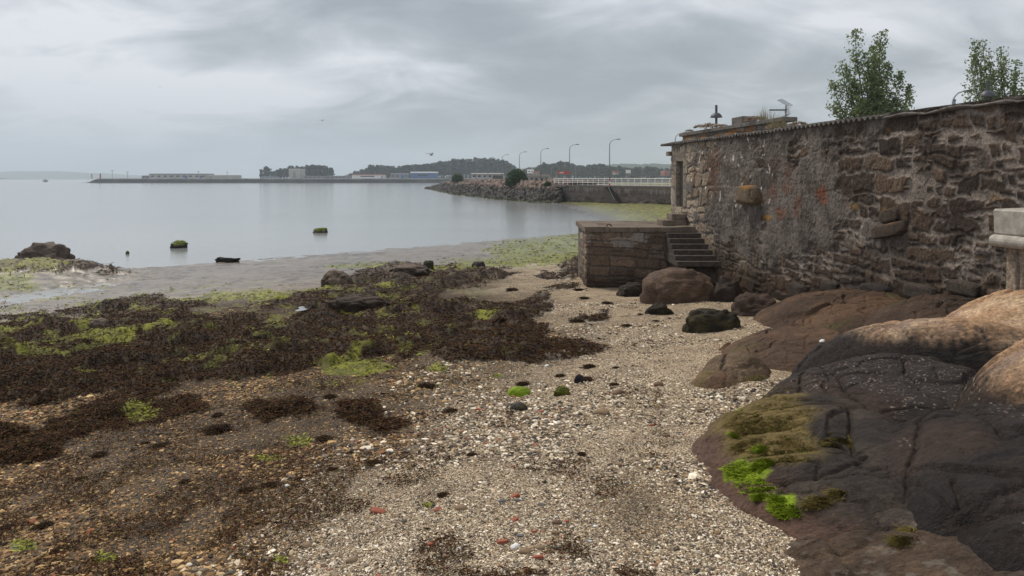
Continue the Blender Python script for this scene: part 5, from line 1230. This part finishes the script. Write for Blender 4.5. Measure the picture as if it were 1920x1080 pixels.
# hoarding, sign tower, beacons
def hoarding():
    d = 300; x0, x1 = xof(1045.5, d), xof(1070, d); r = empty('hoarding', ((x0 + x1) / 2, d, 3)); w = (x1 - x0) / 2; tag(r, 'wide red hoarding with white lettering on two posts', 'sign'); z0, z1 = zof(326.5, d) - 3, zof(321, d) - 3
    MB().box(-w, w, 0, .3, z0, z1).build('panel', M['red'], r)
    for px in (1044, 1059): x = xof(px, d) - r.location.x; MB().box(x - .12, x + .12, .31, .55, -.5, z1 - .2).build('post', M['steel'], r)
    b = MB(); hh = z1 - z0                                             # the blurred white word: five plain block letters
    for k in range(5): a = -w * .7 + k * .34; b.box(a, a + .24, -.03, -.002, z0 + hh * .3, z1 - hh * .28)
    b.build('lettering', M['white'], r)
hoarding()
def sign_tower():
    d = 330; r = empty('sign_tower', (xof(1178, d), d, 3)); tag(r, 'white square sign on a lattice of thin posts before the woods', 'sign'); z0, z1 = zof(325, d) - 3, zof(318.5, d) - 3; w = 4.6 * d / F
    MB().box(-w, w, 0, .4, z0, z1).build('panel', M['white'], r)
    for x in (-w * .7, 0, w * .7): MB().box(x - .08, x + .08, .41, .6, -.5, z0 + .5).build('post', M['steel'], r)
sign_tower()
def beacon(px, py1, d, m, label, th):
    r = empty('beacon', (xof(px, d), d, 4)); tag(r, label, 'beacon'); h = zof(py1, d) - 4; MB().lathe([(th, 0), (th * .8, h * .75), (th * .8, h * .8)], n=10).build('tower', M[m], r); MB().lathe([(th * 1.2, h * .8), (th * 1.2, h * .84), (th * .6, h * .85), (th * .5, h * .97), (0, h)], n=10).build('lantern', M['darksteel'], r)
beacon(172, 325, FD + 6, 'steel', 'thin grey beacon at the tip of the harbour mole', .6); beacon(188, 325, FD + 8, 'red', 'stubby red beacon near the tip of the harbour mole', .75)
def mast(px, py1, d, label):
    r = empty('light_mast', (xof(px, d), d, 4)); tag(r, label, 'mast'); h = zof(py1, d) - 4; MB().tube([(0, 0, 0), (0, 0, h)], .22, 6).build('pole', M['steel'], r); MB().box(-1.0, 1.0, -.3, .3, h, h + .5).build('lamp_head', M['steel'], r)
mast(210.5, 320.5, FD + 20, 'tall thin light mast left of the pale warehouse'); mast(239, 323, FD + 20, 'shorter thin light mast nearest the small grey shed'); mast(372, 322, FD + 60, 'thin mast rising behind the dark warehouse roof'); mast(426, 323, FD + 60, 'thin mast above the plain low warehouse')
def boat(px, py, wpx, d, label, m='darksteel', sail=0):
    r = empty('boat', (xof(px, d), d, 0)); tag(r, label, 'boat'); w = wpx / F * d / 2; h = w * .42
    b = MB(); rings = [(-1, .15), (-.6, .8), (0, 1), (.6, .85), (1, .05)]
    for x, k in rings: b.v += [(x * w, -k * w * .3, h), (x * w * .92, -k * w * .2, -.2), (x * w * .92, k * w * .2, -.2), (x * w, k * w * .3, h)]
    for i in range(4):
        for a in range(3): b.f.append((i*4+a, i*4+a+1, i*4+a+5, i*4+a+4))
        b.f.append((i*4+3, i*4, i*4+4, i*4+7))
    b.build('hull', M[m], r); MB().box(-w * .25, w * .3, -w * .15, w * .15, h, h + w * .35).build('cabin', M['farwall' if m == 'white' else m], r)
    if sail: MB().tube([(0, 0, h), (sail * .1, 0, sail)], .09, 5).build('mast', M['steel'], r)
boat(85, 340, 11, 960, 'small dark boat alone on the open water at left'); boat(558, 343.5, 9, 640, 'dark skiff moored off the mole below the tower block'); boat(566, 343, 4, 645, 'tiny dark dinghy right of the dark skiff')
boat(1219, 344, 18, 210, 'sailing boat with leaning mast behind the railing', 'white', 3.6); boat(1196, 336.5, 12, 420, 'white cabin boat far beyond the railing', 'white'); boat(1240, 346, 14, 170, 'low red and white boat behind the railing near the shed', 'red')
boat(182, 353, 3, 310, 'tiny white float on the open water', 'white')

def wood(name, label, prof, d0, d1, n, seed, hscale=1.0):
    """prof: (px, top py) of the tree line; crowns are clusters of leafy clumps on bare trunks"""
    r = np.random.default_rng(seed); prof = np.array(prof, float); Vs, Fs, Cs = [], [], []; off = 0; v, f = ICO[1]
    for i in range(n):
        px = r.uniform(prof[0, 0], prof[-1, 0]); d = r.uniform(d0, d1); top = zof(np.interp(px, prof[:, 0], prof[:, 1]), d) * r.uniform(.86, 1.04) + r.uniform(-1, .6); x = xof(px, d); h = top - 3; cw = min(h * .28, 5) * r.uniform(.7, 1.2)
        m = 9; g = r.uniform(.7, 1.3)
        for k in range(m):
            a = r.uniform(0, 6.28); t = r.uniform(.35, 1) if k else 1; rad = cw * (1.15 - t * .8) * r.uniform(.2, 1); s = cw * r.uniform(.28, .5); c = np.array([x + rad * math.cos(a), d + rad * math.sin(a), 3 + h * t - s * .6])
            b = v * (1 + .35 * r.normal(0, 1, (len(v), 1))) * [s, s, s * .75] + c; Vs.append(b); Fs.append(f + off); off += len(v); Cs.append(np.tile(np.array((.026, .042, .026)) * g * r.uniform(.75, 1.25), (len(v), 1)))
        tq = np.array([(x - .3, d, 3), (x + .3, d, 3), (x + .2, d, 3 + h * .9), (x - .2, d, 3 + h * .9), (x, d + .4, 3)]); Vs.append(tq); Fs.append(np.array([[0, 1, 2], [0, 2, 3], [1, 4, 2]]) + off); off += 5; Cs.append(np.tile((.05, .045, .04), (5, 1)))
    tag(link(name, mesh_np(name, np.concatenate(Vs), np.concatenate(Fs), np.concatenate(Cs)), M['leaf']), label, 'wood', kind='stuff')
wood('wood', 'dark dense wood behind the tower block', [(488, 318), (500, 313), (515, 321), (528, 315), (545, 313), (562, 312), (585, 309.5), (605, 311), (618, 313), (626, 318)], 740, 860, 150, 81)
wood('wood', 'long dark wood rising behind the blue hall and lamps', [(648, 328), (665, 322), (690, 314), (700, 309), (735, 312), (770, 310), (800, 307), (830, 303), (860, 299), (900, 296.5), (925, 298), (945, 301), (958, 306), (968, 314)], 780, 960, 420, 82)
wood('wood', 'hazy wood behind the pavilion and the red hoarding', [(975, 322), (985, 318), (1010, 312), (1022, 306), (1035, 309), (1050, 303), (1065, 304), (1078, 309), (1095, 311), (1120, 308), (1145, 312), (1165, 313), (1185, 316), (1215, 312), (1240, 315), (1262, 318)], 740, 940, 420, 83)
def hills(name, prof, d, depth, col, seed):
    xs = np.linspace(prof[0][0], prof[-1][0], 260); top = zof(np.interp(xs, [p[0] for p in prof], [p[1] for p in prof]), d); top = np.maximum(top * (1 + .05 * fbm(xs * .09, 0, 0, seed, 4)) + d * .0007 * fbm(xs * .35, 0, 0, seed + 1, 3), .2)
    vs = np.array([0, .15, .4, .7, 1.0, 1.3]); S, K = np.meshgrid(xs, vs); z = np.sin(np.clip(K, 0, 1.3) * math.pi / 2) * top[None] * 1.0 - 1 * (K == 0); dd = d + (K - 1) * depth; P = np.stack([(S - CX) / F * d, dd, z + d * .0012 * fbm(S * .3, K * 9, 0, seed + 2, 3) * (K > 0)], -1)
    c = np.array(col) * (1 + .4 * fbm(S * .3, K * 8, 0, seed + 3, 3))[..., None]
    tag(link(name, mesh_np(name, P.reshape(-1, 3), grid_faces(*S.shape), c.reshape(-1, 3), True), M['leaf']), kind='structure')
hills('hills', [(-500, 324), (-100, 322), (0, 323), (30, 321.5), (60, 322), (100, 321.5), (140, 323), (170, 326), (190, 325), (215, 327), (250, 329), (290, 332.5), (340, 334.6)], 4200, 500, (.06, .085, .05), 91)
hills('hills', [(820, 333), (900, 325), (960, 318), (1010, 312), (1060, 310), (1110, 312), (1140, 308), (1170, 306), (1200, 309), (1225, 307), (1260, 309), (1400, 305), (1700, 308), (2300, 315)], 1900, 500, (.05, .075, .04), 95)
hills('hills', [(-900, 333.8), (-40, 334), (0, 334.2), (15, 334.4), (18, 334.9)], 2600, 60, (.05, .06, .04), 97)

# ------------------------------------------------------------------ gulls
def gull(px, py, d, span, label, rz, up):
    r = empty('gull', (xof(px, d), d, zof(py, d)), rz); tag(r, label, 'bird', 'gulls in flight'); v, f = ICO[3]; b = v * [.21, .07, .065]; b[:, 0] += .02
    tail = b[:, 0] < -.12; b[tail] *= [1.25, 1.1, .5]; hd = v[:, 0] > .75; b[hd] += [.05, 0, .02]
    link('body', mesh_np('body', b, f, None, True), M['gull'], r)
    for s in (1, -1):
        ys = np.array([.05, .3, .52, .75]) * span / 1.3; zs = np.array([.03, .03 + up * .7, up, up * (.75 if s > 0 else .9)]); ch = [.17, .15, .11, .02]; V = []
        for y, z, c, bk in zip(ys, zs, ch, (0, .02, -.02, -.14)): V += [(c * .6 + bk, s * y, z + .012), (-c * .4 + bk - .02, s * y, z), (c * .1 + bk, s * y, z - .014)]
        Fc = []
        for i in range(3):
            for a in range(3): Fc.append((i*3 + a, i*3 + (a+1) % 3, i*3 + 3 + (a+1) % 3, i*3 + 3 + a))
        link('wing', mesh_np('wing', np.array(V), np.array(Fc), None, False), M['gullgrey'], r)
gull(808, 291, 75, 1.35, 'gull flying low over the breakwater tip with raised wings', R(35), .22); gull(604, 226.5, 120, 1.2, 'smaller gull gliding higher over the middle of the bay', R(60), .14); gull(300, 163, 190, 1.2, 'faint distant gull high in the sky at left', R(80), .02)

# ------------------------------------------------------------------ sea haze
def haze():
    me = bpy.data.meshes.new('haze'); b = MB().box(-6500, 6500, -260, 5600, -8, 200); o = b.build('haze', None)
    m = bpy.data.materials.new('haze'); m.use_nodes = True; nt = m.node_tree; nt.nodes.clear(); out = nd(nt, 'ShaderNodeOutputMaterial'); v = nd(nt, 'ShaderNodeVolumePrincipled')
    v.inputs['Color'].default_value = (.80, .91, 1, 1); v.inputs['Density'].default_value = HAZE; v.inputs['Anisotropy'].default_value = .0; nt.links.new(v.outputs[0], out.inputs['Volume']); o.data.materials.append(m); tag(o, kind='stuff')
HAZE = .00030
haze()
